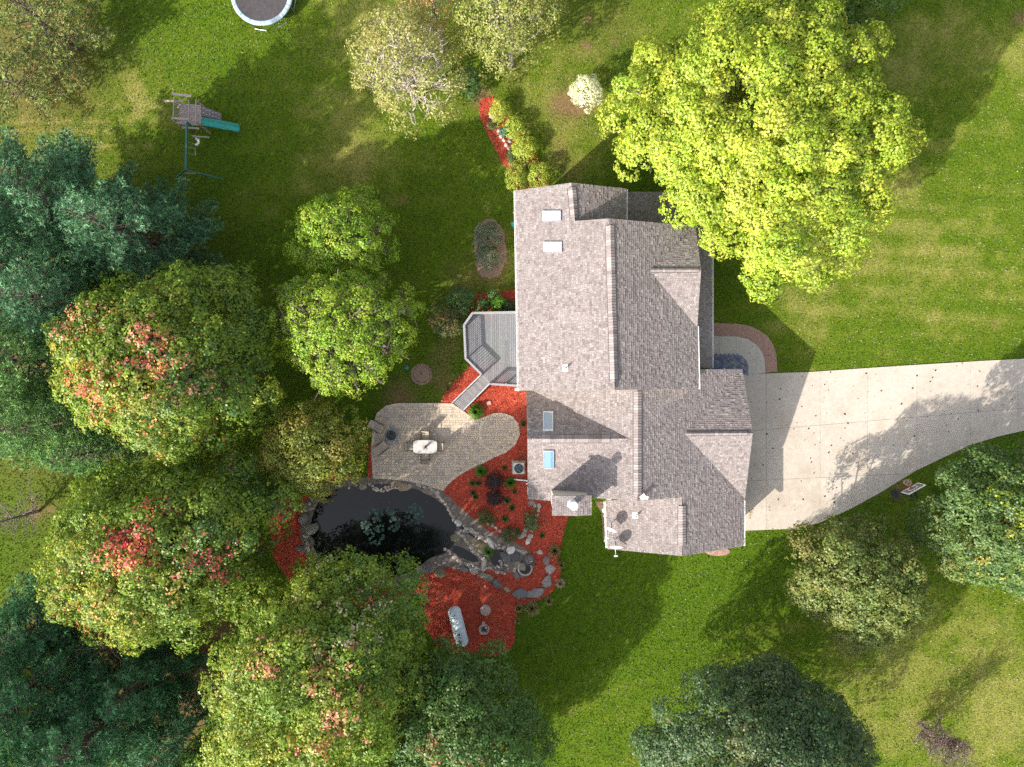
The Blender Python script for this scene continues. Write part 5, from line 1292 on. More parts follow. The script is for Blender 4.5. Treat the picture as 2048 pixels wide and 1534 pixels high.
def broad(name, label, c, rx, ry, h, zc, pal, lobes=46, lr=.27, dens=260, leaf=.19, patch=(), elong=.25, bark='bark', cat='tree', group='trees around the house', tr=None, low=-.35, inner=.15, nsub=1, thin=.05,
          limbs=True, upb=.35, rough=.14, twig=.012, rz=None, out=None, csz=.28, loose=.10, flat=.72):
    """crown: lobes on a dome (or on the plan outline `out`), twig clumps on the lobes, leaves on the clumps"""
    if out:
        c = (sum(p[0] for p in out) / len(out), sum(p[1] for p in out) / len(out))
    k = (HC - zc) / FPX; cx, cy = P2(c[0], c[1], zc); rz = rz or (h - zc)
    if out:
        op = np.array([P2(a_, b_, zc) for a_, b_ in out]) - np.array((cx, cy)); th = np.arctan2(op[:, 1], op[:, 0]); od = np.hypot(op[:, 0], op[:, 1]); so = np.argsort(th); th, od = th[so], od[so]
        th = np.concatenate([th - 2 * np.pi, th, th + 2 * np.pi]); od = np.concatenate([od] * 3); Rx = Ry = Rm = float(np.sqrt(np.mean(od ** 2)))
        rad_at = lambda x, y: np.interp(np.arctan2(y, x), th, od)
    else:
        Rx, Ry = rx * k, ry * k; Rm = (Rx + Ry) / 2
        rad_at = lambda x, y: 1 / np.sqrt((np.cos(np.arctan2(y, x)) / Rx) ** 2 + (np.sin(np.arctan2(y, x)) / Ry) ** 2)
    bx, by = cx, cy; t = thing(name, label, cat, (bx, by, 0), group)
    C = np.array((cx, cy, zc))
    nt_ = int(lobes * .76); fq = np.concatenate([np.sqrt((np.arange(nt_) + .5) / nt_) * .97, np.ones(lobes - nt_)]); ph = np.arange(lobes) * 2.39996 + RNG.uniform(0, 6.28) + RNG.normal(0, .12, lobes)
    fq = np.clip(fq + RNG.normal(0, .035, lobes), .02, 1.0); zq = np.maximum(0, 1 - fq ** 2.5) ** .62; zq[nt_:] = RNG.uniform(low, .22, lobes - nt_)
    D = unit(np.stack([fq * np.cos(ph), fq * np.sin(ph), zq], 1)); hl = fq
    lrad = Rm * lr * RNG.uniform(.72, 1.3, lobes); ro = rad_at(D[:, 0], D[:, 1])
    ir = 1 + RNG.uniform(-rough, rough * .3, lobes)
    hd = np.maximum(hl * (ro * ir - lrad * (.72 + .55 * elong)), .02); dh = np.maximum(np.hypot(D[:, 0], D[:, 1]), 1e-6)
    Lc = C + np.stack([D[:, 0] / dh * hd, D[:, 1] / dh * hd, zq * rz * (1 + RNG.uniform(-rough, rough * .4, lobes)) - lrad * .7 * D[:, 2]], 1)
    if inner > 0:
        ni = max(4, int(lobes * inner * 1.8)); Di = rnd_dirs(ni); Di[:, 2] = np.abs(Di[:, 2]) * .6; hd_ = np.hypot(Di[:, 0], Di[:, 1]); q = (rad_at(Di[:, 0], Di[:, 1]) / np.maximum(hd_, .05) * .82 * np.sqrt(RNG.uniform(.05, 1, ni)))[:, None]
        Lc = np.concatenate([Lc, C + Di * np.concatenate([q, q, q * 0 + rz * .35], 1)]); lrad = np.concatenate([lrad, Rm * lr * 1.25 * np.ones(ni)]); D = np.concatenate([D, unit(Di)])
    nl = len(Lc); n = int(1.58 * dens * math.pi * Rx * Ry)
    # twig clumps
    nc = np.maximum(6, (3.2 * (lrad / csz) ** 2).astype(int)); ci = np.repeat(np.arange(nl), nc); ntc = len(ci)
    cd = unit(rnd_dirs(ntc) + D[ci] * .8 + np.array((0, 0, .35))); el = cd * RNG.uniform(.72, 1.0, (ntc, 1)); el = el + D[ci] * np.maximum(0, np.sum(el * D[ci], 1, keepdims=True)) * elong
    Cc = Lc[ci] + el * lrad[ci][:, None]; cr = csz * RNG.uniform(.65, 1.35, ntc)
    wgt = cr ** 2; k_ = RNG.choice(ntc, n, p=wgt / wgt.sum()); li = ci[k_]
    ld = unit(rnd_dirs(n) + cd[k_] * .9); pos = Cc[k_] + ld * (cr[k_] * RNG.uniform(.55, 1.05, n))[:, None] + RNG.normal(0, loose, (n, 3)) * csz
    pos[:, 2] = np.maximum(pos[:, 2], .10 if h < 3 else 1.0)
    nrm = ld * .75 + cd[k_] * .45 + np.array((0, 0, upb)) + rnd_dirs(n) * .55
    size = leaf * .80 * RNG.uniform(.65, 1.3, n)
    lobe_c = pick(pal, nl); cl_c = pick(pal, ntc); leaf_c = pick(pal, n); col = lobe_c[li] * .35 + cl_c[k_] * .35 + leaf_c * .3
    col = col * RNG.uniform(.85, 1.15, (nl, 1))[li] * RNG.uniform(.85, 1.18, (ntc, 1))[k_]
    for (px, py, r_, cc, pr) in patch:
        q = P2(px, py, zc + rz * .6); kk = (HC - zc - rz * .6) / FPX; d2 = ((Cc[:, 0] - q[0]) ** 2 + (Cc[:, 1] - q[1]) ** 2) / (r_ * kk) ** 2
        nzv = fbm(Cc[:, 0] + Cc[:, 2], Cc[:, 1] - Cc[:, 2] * .7, 1.1, 7, 3)
        hc = RNG.random(ntc) < pr * .85 * np.exp(-d2 ** 1.5) * np.clip((nzv - .42) * 7, 0, 1.2); amt = hc * RNG.uniform(.45, 1.0, ntc)
        hit = RNG.random(n) < amt[k_]; col[hit] = np.array(cc) * RNG.uniform(.75, 1.25, (hit.sum(), 1))
    col = col * FOL * RNG.uniform(.78, 1.22, (n, 1)) * (1 + RNG.normal(0, .05, (n, 3)))
    V = leaf_quads(pos, nrm, size)
    np_mesh('crown', V, 4, np.clip(col, .004, .8), M['leaf'], t)
    if limbs:
        tree_limbs(t, (bx, by), Lc[:lobes][RNG.random(lobes) < .75], zc, h, bark, tr or h * .017, thin, nsub, twig, 1.25 if nsub > 4 else .6)
    else:
        mb = MB()
        for e in Lc[:14]: mb.tube([(bx, by, 0), (bx * .5 + e[0] * .5, by * .5 + e[1] * .5, e[2] * .6), e], [.02, .014, .006], 4, False)
        mb.build('stems', M['bark'], t)
    return t

OAK = [(5, (.235, .29, .028)), (4, (.19, .265, .024)), (3, (.13, .22, .022)), (2, (.31, .33, .04)), (1, (.36, .36, .07))]
MAP = [(6, (.125, .190, .018)), (4, (.085, .150, .016)), (3, (.165, .215, .024)), (2, (.05, .11, .018)), (1, (.22, .23, .035))]
GRN = [(5, (.06, .125, .018)), (4, (.045, .10, .018)), (2, (.10, .16, .025)), (1, (.17, .18, .04))]
LIM = [(5, (.15, .235, .016)), (3, (.20, .27, .022)), (3, (.09, .185, .014)), (1, (.27, .29, .04))]
OLV = [(5, (.14, .17, .022)), (3, (.18, .185, .03)), (3, (.09, .13, .02)), (1, (.27, .20, .05))]
PAL = [(5, (.22, .215, .07)), (4, (.18, .19, .05)), (2, (.28, .25, .11)), (2, (.14, .165, .04))]
BRN = [(5, (.100, .135, .030)), (4, (.14, .155, .04)), (3, (.06, .105, .026)), (1, (.20, .15, .05))]
DKG = [(5, (.050, .096, .038)), (4, (.037, .078, .033)), (2, (.085, .115, .05)), (.7, (.17, .16, .06))]
RED = (.42, .11, .075); PNKL = (.42, .19, .13); ORG_ = (.46, .22, .07)

broad('oak_tree', 'huge bright yellow green tree overhanging the northeast corner of the house', (0, 0), 0, 0, 13.0, 7.6, OAK, 170, .128, 430, .18, elong=.1, tr=.42, nsub=2, bark='grey_bark', inner=.2, rough=.24, low=-.25, out=[(1400,20),(1390,85),(1330,92),(1270,100),(1225,150),(1195,195),(1185,255),(1215,310),(1265,362),(1330,395),(1405,450),(1425,530),(1475,585),(1525,612),(1590,600),(1650,580),(1690,535),(1735,495),(1785,440),(1830,370),(1820,300),(1765,245),(1755,160),(1755,90),(1700,85),(1650,60),(1640,-20),(1560,-80),(1450,-60)])
broad('green_tree', 'darker green tree behind the huge yellow green tree', (1695, -10), 120, 70, 9, 5.5, GRN, 36, .27, 330, .19)
broad('birch_tree', 'pale thin leaved tree with bare white branches near the trampoline', (0, 0), 0, 0, 9.5, 5.2, PAL, 60, .24, 170, .15, elong=.3, bark='pale_bark', nsub=7, thin=.07, twig=.016, tr=.2, inner=.05, low=-.55, out=[(695,140),(702,112),(742,92),(762,45),(800,28),(850,45),(888,64),(918,102),(925,150),(898,208),(868,242),(830,256),(790,246),(752,200),(718,180)])
broad('birch_tree', 'dense pale yellow tree right of the bare white branches', (0, 0), 0, 0, 10, 5.6, [(5, (.18, .20, .05)), (4, (.14, .17, .035)), (2, (.23, .22, .07))], 56, .24, 260, .15, elong=.3, bark='pale_bark', nsub=3, low=-.5, out=[(922,20),(905,60),(932,98),(980,136),(1030,132),(1070,98),(1108,68),(1140,20),(1130,-40),(1000,-60)])
broad('birch_tree', 'small orange yellow tree between the two pale trees', (868, 20), 68, 52, 9, 5.5, [(4, (.27, .21, .06)), (3, (.30, .20, .08)), (2, (.20, .20, .045))], 30, .28, 260, .15, bark='pale_bark', nsub=3)
broad('maple_tree', 'large maple with pink and orange leaves at the centre left', (0, 0), 0, 0, 11.5, 5.8, MAP, 84, .21, 400, .185, elong=.65,
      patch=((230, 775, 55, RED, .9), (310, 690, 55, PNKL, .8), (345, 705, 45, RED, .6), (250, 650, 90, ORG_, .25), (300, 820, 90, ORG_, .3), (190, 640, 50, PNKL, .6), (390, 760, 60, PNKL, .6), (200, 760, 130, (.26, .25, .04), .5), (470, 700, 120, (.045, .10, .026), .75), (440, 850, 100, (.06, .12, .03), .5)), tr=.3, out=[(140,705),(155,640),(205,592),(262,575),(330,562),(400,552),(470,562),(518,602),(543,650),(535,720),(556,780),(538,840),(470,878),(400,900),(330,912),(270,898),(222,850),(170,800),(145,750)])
broad('maple_tree', 'large maple with a crimson patch below the pink and orange maple', (0, 0), 0, 0, 10.4, 5.2, MAP, 90, .20, 400, .185, elong=.65,
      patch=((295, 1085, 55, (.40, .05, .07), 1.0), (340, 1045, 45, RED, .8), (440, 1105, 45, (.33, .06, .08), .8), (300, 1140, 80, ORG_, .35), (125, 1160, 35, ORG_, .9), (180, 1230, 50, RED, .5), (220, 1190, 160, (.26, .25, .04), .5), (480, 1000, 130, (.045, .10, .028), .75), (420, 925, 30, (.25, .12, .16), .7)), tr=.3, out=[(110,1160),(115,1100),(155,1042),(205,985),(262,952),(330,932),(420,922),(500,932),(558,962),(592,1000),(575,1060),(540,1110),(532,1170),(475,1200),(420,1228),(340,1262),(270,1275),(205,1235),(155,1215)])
broad('maple_tree', 'tall maple with scattered pink leaves at the bottom beside the pond', (0, 0), 0, 0, 11.4, 5.6, MAP, 96, .20, 400, .185, elong=.65,
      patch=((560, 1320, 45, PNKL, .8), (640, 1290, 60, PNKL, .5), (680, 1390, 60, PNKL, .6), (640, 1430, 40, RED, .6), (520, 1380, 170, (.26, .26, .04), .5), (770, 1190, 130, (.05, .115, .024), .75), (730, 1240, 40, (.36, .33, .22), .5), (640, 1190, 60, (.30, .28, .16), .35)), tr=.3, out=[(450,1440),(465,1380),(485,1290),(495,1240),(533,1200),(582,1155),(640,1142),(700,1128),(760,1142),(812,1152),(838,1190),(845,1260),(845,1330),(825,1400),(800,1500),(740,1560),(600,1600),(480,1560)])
broad('maple_tree', 'shaded green maple with a few orange twigs right of the propane tank', (0, 0), 0, 0, 8.8, 4.4, [(5, (.045, .105, .026)), (4, (.07, .13, .03)), (2, (.10, .15, .035))], 74, .22, 380, .185, elong=.6,
      patch=((880, 1470, 30, PNKL, .6), (965, 1505, 35, PNKL, .35)), tr=.26, out=[(745,1430),(795,1362),(850,1310),(920,1300),(988,1318),(1035,1370),(1070,1420),(1085,1480),(1065,1560),(980,1620),(850,1620),(760,1560)])
broad('green_tree', 'small green tree in the bottom left below the maples', (435, 1500), 55, 50, 7, 4.0, GRN, 24, .28, 360, .16)
broad('locust_tree', 'sunlit yellow green tree with dark branches in the middle of its thin crown', (0, 0), 0, 0, 8.6, 4.6, LIM, 96, .15, 230, .155, elong=.2, bark='grey_bark', nsub=7, thin=.08, twig=.018, tr=.24, inner=0, low=-.15, out=[(542,640),(562,582),(602,557),(650,540),(720,545),(770,560),(813,582),(838,622),(826,680),(812,720),(778,758),(720,782),(660,792),(622,768),(592,730),(573,690)])
broad('locust_tree', 'bright green tree above the thin crowned one on the shaded lawn', (0, 0), 0, 0, 7.0, 3.8, LIM, 64, .18, 270, .155, elong=.2, bark='grey_bark', nsub=4, thin=.06, tr=.2, inner=.05, low=-.2, out=[(575,490),(593,442),(642,410),(700,386),(748,386),(764,412),(787,460),(792,510),(778,552),(700,548),(640,548),(592,540)])
broad('locust_tree', 'small olive tree at the west end of the patio', (0, 0), 0, 0, 7.0, 4.0, OLV, 64, .19, 330, .15, elong=.2, nsub=2, tr=.17, out=[(510,900),(533,862),(572,824),(640,800),(698,818),(732,842),(740,880),(730,930),(708,958),(670,980),(630,994),(592,972),(542,958),(518,930)])
broad('linden_tree', 'brownish green tree at the south edge of the driveway', (0, 0), 0, 0, 8.6, 4.4, BRN, 74, .20, 420, .17, elong=.25, tr=.22, nsub=1, out=[(1558,1130),(1592,1085),(1602,1045),(1650,1040),(1700,1046),(1760,1040),(1805,1072),(1824,1120),(1820,1180),(1828,1228),(1788,1256),(1740,1284),(1690,1292),(1642,1256),(1602,1206),(1566,1170)])
broad('linden_tree', 'broad dark green tree with yellow leaves at the right edge', (0, 0), 0, 0, 11, 5.8, [(5, (.062, .115, .030)), (4, (.085, .135, .034)), (3, (.042, .085, .03)), (.6, (.17, .18, .04))], 84, .20, 400, .18, elong=.25,
      patch=((2030, 1010, 50, (.20, .25, .03), .7), (1975, 1120, 45, (.24, .22, .04), .45), (2005, 1112, 20, RED, .5), (2040, 1075, 50, (.22, .24, .04), .5)), tr=.26, out=[(1835,1060),(1862,1002),(1872,955),(1920,926),(1960,898),(2020,900),(2100,902),(2160,960),(2180,1050),(2150,1150),(2060,1182),(1990,1172),(1930,1146),(1884,1126),(1855,1088)])
broad('linden_tree', 'dark grey green tree at the bottom right centre', (0, 0), 0, 0, 11.5, 6.0, DKG, 110, .20, 470, .17, elong=.45, tr=.27, out=[(1295,1490),(1305,1430),(1352,1372),(1420,1340),(1500,1348),(1570,1345),(1628,1375),(1678,1402),(1715,1460),(1735,1540),(1700,1620),(1550,1650),(1400,1640),(1310,1580)])
# trees outside the frame that shade the lower left and the right edge
for (px, py, r_, h, lab) in ((700, 1720, 150, 11, 'maple standing below the bottom edge'), (2200, 1150, 150, 11, 'tree standing beyond the right edge of the driveway lawn')):
    broad('maple_tree', lab, (px, py), r_, r_, h, h * .5, MAP, 50, .26, 45, .42, elong=.4)

# ---- bare and dying trees
def bare_tree(name, label, c, R_, h, bark, zc=None, n=26, lean=(0, 0), tr=.10, leaves=0, lc=(.2, .12, .06)):
    bx, by = P2(c[0], c[1], zc or 0); t = thing(name, label, 'tree', (bx, by, 0), 'trees around the house'); mb = MB(); L = Vector((lean[0], lean[1], 0))
    top = Vector((bx, by, h)) + L; mb.tube([(bx, by, 0), (bx + L.x * .3, by + L.y * .3, h * .4), top], [tr, tr * .7, tr * .15], 7); mb.build('trunk', M[bark], t); mb = MB(); tips = []
    for k in range(n):
        f = random.uniform(.10, .95); s = Vector((bx, by, 0)).lerp(top, f); a = random.uniform(0, 6.28); l = R_ * (1.15 - .55 * f) * random.uniform(.6, 1.1)
        d = Vector((math.cos(a), math.sin(a), random.uniform(.2, .8))); m = s + d * l * .5; e = m + (d + Vector((random.uniform(-.4, .4), random.uniform(-.4, .4), random.uniform(-.1, .4)))) * l * .5
        mb.tube([s, m, e], [tr * .3, tr * .18, .008], 5, False)
        for j in range(7):
            p = s.lerp(m, random.random()) if j < 3 else m.lerp(e, random.random()); dd = (d + Vector((random.uniform(-1, 1), random.uniform(-1, 1), random.uniform(-.3, .7)))).normalized(); ll = l * random.uniform(.15, .4)
            q = p + dd * ll * .6; r_ = q + (dd + Vector((random.uniform(-.5, .5), random.uniform(-.5, .5), 0))) * ll * .5; mb.tube([p, q, r_], [tr * .1, .01, .006], 4, False); tips += [q, r_]
    mb.build('limbs', M[bark], t)
    if leaves:
        tp = np.array([tuple(x) for x in tips]); i = RNG.integers(0, len(tp), leaves); pos = tp[i] + RNG.normal(0, .13, (leaves, 3))
        np_mesh('crown', leaf_quads(pos, rnd_dirs(leaves) + np.array((0, 0, .4)), RNG.uniform(.05, .11, leaves)), 4, np.array(lc) * RNG.uniform(.5, 1.5, (leaves, 1)), M['leaf'], t)
bare_tree('bare_tree', 'leafless tree with spreading grey branches at the left edge', (78, 1022), 1.9, 4.0, 'grey_bark', n=38, lean=(-.3, -.1), tr=.12)
bare_tree('bare_tree', 'small dark leafless tree at the bottom right corner', (1893, 1490), 1.45, 4.4, 'grey_bark', zc=3.0, n=60, tr=.08, leaves=5200, lc=(.15, .105, .105))
bare_tree('bare_tree', 'dying brown tree in the shade below the crimson maple', (245, 1275), 2.3, 5.0, 'grey_bark', zc=3.0, n=36, tr=.11, leaves=900, lc=(.11, .08, .05))

# ---- pines
def pine(name, label, c, R_, h, pal, tuft=.25, dens=1.35, group='pines along the west side', zf=.5, spread=.75, wid=.062, bark='bark', low=.16, need=9):
    bx, by = P2(c[0], c[1], h * zf); t = thing(name, label, 'pine tree', (bx, by, 0), group)
    mb = MB(); mb.tube([(bx, by, 0), (bx, by, h * .5), (bx, by, h * .97)], [.028 * h * .6, .02 * h * .5, .02], 8); mb.build('trunk', M[bark], t)
    mb = MB(); TP = []; TD = []; z = h * low; gap = .62
    while z < h * .985:
        f = (z - h * low) / (h * (1 - low)); Lm = R_ * (1 - f) ** spread * .95 + .25; nb = max(4, int(6.0 - 1.5 * f)); a0 = random.uniform(0, 6.28)
        for k in range(nb):
            a = a0 + 2 * math.pi * (k + random.uniform(-.25, .25)) / nb; L = Lm * random.uniform(.68, 1.14); up = .10 + .45 * f
            d = np.array((math.cos(a), math.sin(a), 0.)); s = np.array((bx, by, z)); e = s + d * L + np.array((0, 0, L * up - .02 * L * L)); m = (s + e) / 2 + np.array((0, 0, -.04 * L))
            mb.tube([s, m, e], [.02 + .012 * L, .015 + .007 * L, .012], 5, False); sd = np.array((-d[1], d[0], 0.))
            nseg = max(2, int(L * .72 / .30))
            for q in range(nseg):
                u = .30 + .70 * (q + .5) / nseg; p = s + (e - s) * u + np.array((0, 0, -.04 * L * 4 * u * (1 - u)))
                for sg in (-1, 1, 0):
                    bl = (L * .30 * (1.12 - u) * random.uniform(.7, 1.3) + .12) if sg else .1
                    dv = d * .75 + sd * sg * .85 + np.array((0, 0, random.uniform(-.05, .35))); dv /= np.linalg.norm(dv); mtuft = max(1, int(bl / .17 * dens))
                    if sg and bl > .5: mb.tube([p, p + dv * bl], [.012, .006], 4, False)
                    for w_ in range(mtuft):
                        TP.append(p + dv * bl * (w_ + random.uniform(.4, 1.1)) / mtuft + RNG.normal(0, .03, 3)); TD.append(dv + np.array((0, 0, .25)))
        z += gap * random.uniform(.8, 1.2) * (1.05 - .4 * f)
    mb.build('limbs', M[bark], t)
    TP, TD = np.array(TP), unit(np.array(TD)); nt_ = len(TP); idx = np.repeat(np.arange(nt_), need); n = len(idx)
    nd = unit(TD[idx] * .75 + rnd_dirs(n) * .8 + np.array((0, 0, .12))); ln = tuft * RNG.uniform(.7, 1.2, n)[:, None]; b = unit(np.cross(nd, rnd_dirs(n))) * wid * .5
    V = np.zeros((n, 3, 3)); p0 = TP[idx] + RNG.normal(0, .02, (n, 3)); V[:, 0] = p0 - b; V[:, 1] = p0 + b; V[:, 2] = p0 + nd * ln
    tc = pick(pal, nt_) * RNG.uniform(.75, 1.25, (nt_, 1)); col = tc[idx] * 2.0 * RNG.uniform(.75, 1.3, (n, 1))
    np_mesh('crown', V, 3, np.clip(col, .003, .6), M['needle'], t)
WPN = [(5, (.062, .140, .070)), (4, (.046, .112, .056)), (2, (.10, .19, .10)), (1, (.035, .08, .04))]
GPN = [(5, (.085, .165, .050)), (4, (.062, .130, .045)), (2, (.13, .20, .065))]
SPN = [(5, (.13, .16, .045)), (4, (.095, .13, .04)), (2, (.16, .17, .05)), (1, (.20, .13, .05))]
DPN = [(5, (.045, .125, .055)), (4, (.032, .09, .042)), (2, (.07, .155, .075))]
for a in (((95, 400), 5.6, 15.5, WPN, 'tall blue green pine nearest the swing beam on the left'),
          ((262, 470), 4.6, 13.0, WPN, 'blue green pine whose tip points at the shaded lawn'),
          ((-10, 520), 5.0, 15.0, WPN, 'blue green pine cut by the left edge below the tall one'),
          ((140, 610), 4.4, 13.0, WPN, 'blue green pine just above the pink and orange maple'),
          ((45, 720), 4.6, 13.5, GPN, 'dull green pine left of the pink and orange maple'),
          ((110, 850), 4.0, 11.5, GPN, 'yellowish green pine touching the lower left of the pink maple'),
          ((20, 850), 3.2, 10.0, GPN, 'small green pine at the left edge above the leafless tree'),
          ((190, 905), 2.8, 9.0, GPN, 'small pine beneath the pink and orange maple'),
          ((45, 1268), 4.0, 10.0, DPN, 'dark pine at the left edge below the leafless tree'),
          ((20, 1400), 5.0, 13.5, DPN, 'dark bluish pine at the lower left edge'),
          ((200, 1455), 4.8, 11.5, DPN, 'dark green pine in the bottom left near the dying tree'),
          ((290, 1360), 3.4, 8.5, DPN, 'low shaded pine beside the bare shaded ground'),
          ((330, 1510), 3.6, 10.0, DPN, 'shaded pine at the bottom edge left of the small green tree'),
          ((80, 1530), 4.6, 13.0, DPN, 'bluish pine in the bottom left corner')):
    pine('pine_tree', a[4], a[0], a[1], a[2], a[3])
pine('pine_tree', 'brownish yellow pine with bare inner branches in the top left corner', (80, 40), 4.0, 8.5, SPN, dens=.8)
pine('pine_tree', 'second yellowish pine cut by the left edge in the top left', (-10, 150), 3.2, 7.5, SPN, dens=.8)
for (px, py, r_, h) in ((-190, 1600, 5, 13), (330, 1790, 5, 14)):
    pine('pine_tree', 'pine standing beyond the frame, %s' % ('southwest of the bluish corner pine' if px == -190 else 'south of the small green tree'), (px, py), r_, h, DPN, .45, .35, wid=.09, need=6)

# ---- shrubs and bed plants
def shrub(label, px, py, r_, h, pal, leaf=.085, dens=900, rx=1.0, ry=1.0, name='shrub', cat='shrub', group='shrubs in the garden beds', lobes=26, lr=.32, csz=.13, **kw):
    return broad(name, label, (px, py), r_ * rx, r_ * ry, h, h * .45, pal, lobes, lr, dens, leaf, limbs=False, cat=cat, group=group, low=-.3, csz=csz, loose=.05, **kw)
YG = [(5, (.26, .31, .035)), (4, (.19, .26, .03)), (2, (.32, .34, .06)), (1, (.12, .20, .03))]
DG = [(5, (.035, .085, .022)), (4, (.05, .11, .03)), (2, (.07, .14, .04))]
BG = [(5, (.10, .26, .02)), (4, (.07, .19, .018)), (2, (.15, .30, .03))]
VG = [(5, (.075, .11, .065)), (4, (.05, .085, .05)), (2, (.26, .27, .17)), (1, (.12, .13, .08))]
PUR = [(5, (.028, .022, .022)), (4, (.04, .022, .03)), (2, (.05, .04, .03))]
WH = [(6, (.58, .60, .42)), (3, (.45, .50, .30)), (1, (.22, .27, .12))]
shrub('dark green shrub under the pale trees at the end of the narrow bed', 938, 164, 24, 2.2, DG, .11, 700, .9, 1.3)
shrub('whitish silver leaved shrub on the lawn beside the huge tree', 1172, 186, 26, 2.6, WH, .10, 800, 1.05, 1.3)
shrub('yellow green shrub at the far end of the narrow red bed', 999, 222, 19, 1.1, YG, .085, 900, .95, 1.45)
shrub('yellow green shrub second from the far end of the narrow red bed', 1029, 256, 20, 1.1, YG, .085, 900, 1.0, 1.15)
shrub('long yellow green shrub midway along the narrow red bed', 1051, 297, 24, 1.2, YG, .085, 900, .95, 1.35)
shrub('yellow green shrub at the house end of the bed beside the lawn edge', 1079, 352, 22, 1.3, YG, .085, 900, 1.0, 1.25)
shrub('yellow green shrub at the roof corner on the west side of the narrow bed', 1032, 357, 20, 1.3, YG, .085, 900, .95, 1.5)
shrub('small dark green plant in the middle of the narrow red bed', 983, 252, 8.5, .6, DG, .07, 1100, lobes=14)
shrub('bluish hosta clump beside the second yellow green shrub', 1014, 262, 11, .55, [(4, (.05, .12, .07)), (3, (.07, .15, .09))], .14, 500, 1.2, .9, lobes=14)
shrub('low green ground cover in the centre of the narrow bed', 1028, 312, 16, .45, DG, .08, 900, .8, 1.5, lobes=16)
shrub('low green ground cover at the house end of the narrow bed', 1050, 352, 13, .45, DG, .08, 900, .8, 1.6, lobes=16)
shrub('upper grey green variegated shrub west of the house', 974, 474, 26, 1.5, VG, .085, 900, 1.05, 1.0)
shrub('lower grey green variegated shrub west of the house', 976, 515, 23, 1.4, VG, .085, 900, 1.0, 1.0)
shrub('round dark green shrub northwest of the deck', 921, 604, 28, 1.8, [(4, (.045, .10, .03)), (3, (.06, .125, .035)), (1, (.12, .13, .04))], .09, 900)
shrub('large dull green shrub with reddish edges west of the deck', 893, 640, 35, 1.9, [(4, (.055, .095, .025)), (3, (.09, .085, .03)), (2, (.15, .06, .03)), (2, (.06, .12, .03))], .09, 850, 1.05, 1.05)
shrub('lime green hydrangea against the north side of the deck', 994, 608, 14, 1.2, BG, .15, 500, 1.1, 1.1, lobes=16)
shrub('dark green shrub left of the lime hydrangea', 968, 611, 15, 1.1, DG, .10, 800, 1.1, .9)
shrub('dark green shrub above the lime hydrangea', 988, 590, 12, 1.1, DG, .10, 800)
shrub('blackish green shrub between the lime hydrangea and the house', 1018, 612, 15, 1.1, [(4, (.022, .055, .028)), (3, (.03, .075, .03))], .10, 800, 1.0, .8)
shrub('purple black barberry nearer the garage in the red mulch', 990, 962, 15, 1.0, PUR, .06, 3000, 1.0, 1.05)
shrub('purple black barberry farther south in the red mulch', 989, 995, 14.5, 1.0, PUR, .06, 3000)
shrub('dark green plants at the corner of the mulch above the stream', 973, 1037, 15, .6, DG, .08, 900, 1.1, 1.0)
shrub('low green ground cover filling the planted strip below the chimney', 1063, 1040, 15, .45, [(4, (.06, .12, .03)), (3, (.09, .13, .04)), (1, (.16, .13, .05))], .07, 1000, .75, 1.9, lobes=18)
shrub('olive ground cover at the stream end of the planted strip', 1020, 1070, 20, .4, [(4, (.07, .10, .035)), (3, (.05, .09, .03))], .07, 1000, 1.1, .65, lobes=18)

def clump(label, px, py, r_, h, cols, n=220, wd=.03, name='grass_clump', cat='plant', group='plants in the red mulch', droop=.55):
    k = HC / FPX; R_ = r_ * k; x, y = P2(px, py); t = thing(name, label, cat, (x, y, 0), group)
    a = RNG.uniform(0, 6.28, n); rr = RNG.uniform(.25, 1.0, n) ** .7 * R_; hh = h * (1.1 - .6 * rr / R_) * RNG.uniform(.7, 1.1, n); d = np.stack([np.cos(a), np.sin(a), 0 * a], 1); s = np.stack([-d[:, 1], d[:, 0], 0 * a], 1) * wd * .5
    b = np.array((x, y, 0)) + d * (.12 * R_ * RNG.uniform(0, 1, n))[:, None]; m = b + d * (rr * .5)[:, None]; m[:, 2] = hh; e = b + d * rr[:, None]; e[:, 2] = hh * droop
    V = np.zeros((2 * n, 4, 3)); V[:n, 0] = b - s * .7; V[:n, 1] = b + s * .7; V[:n, 2] = m + s; V[:n, 3] = m - s; V[n:, 0] = m - s; V[n:, 1] = m + s; V[n:, 2] = e + s * .15; V[n:, 3] = e - s * .15
    c = pick(cols, n) * RNG.uniform(.7, 1.3, (n, 1)); np_mesh('blades', V, 4, np.concatenate([c, c]), M['leaf'], t)
LG = [(4, (.10, .24, .02)), (3, (.07, .18, .02)), (1, (.16, .28, .04))]
MG = [(4, (.05, .12, .03)), (3, (.08, .15, .03)), (1, (.14, .15, .04))]
TG = [(4, (.34, .28, .13)), (3, (.26, .22, .09)), (3, (.12, .15, .04))]
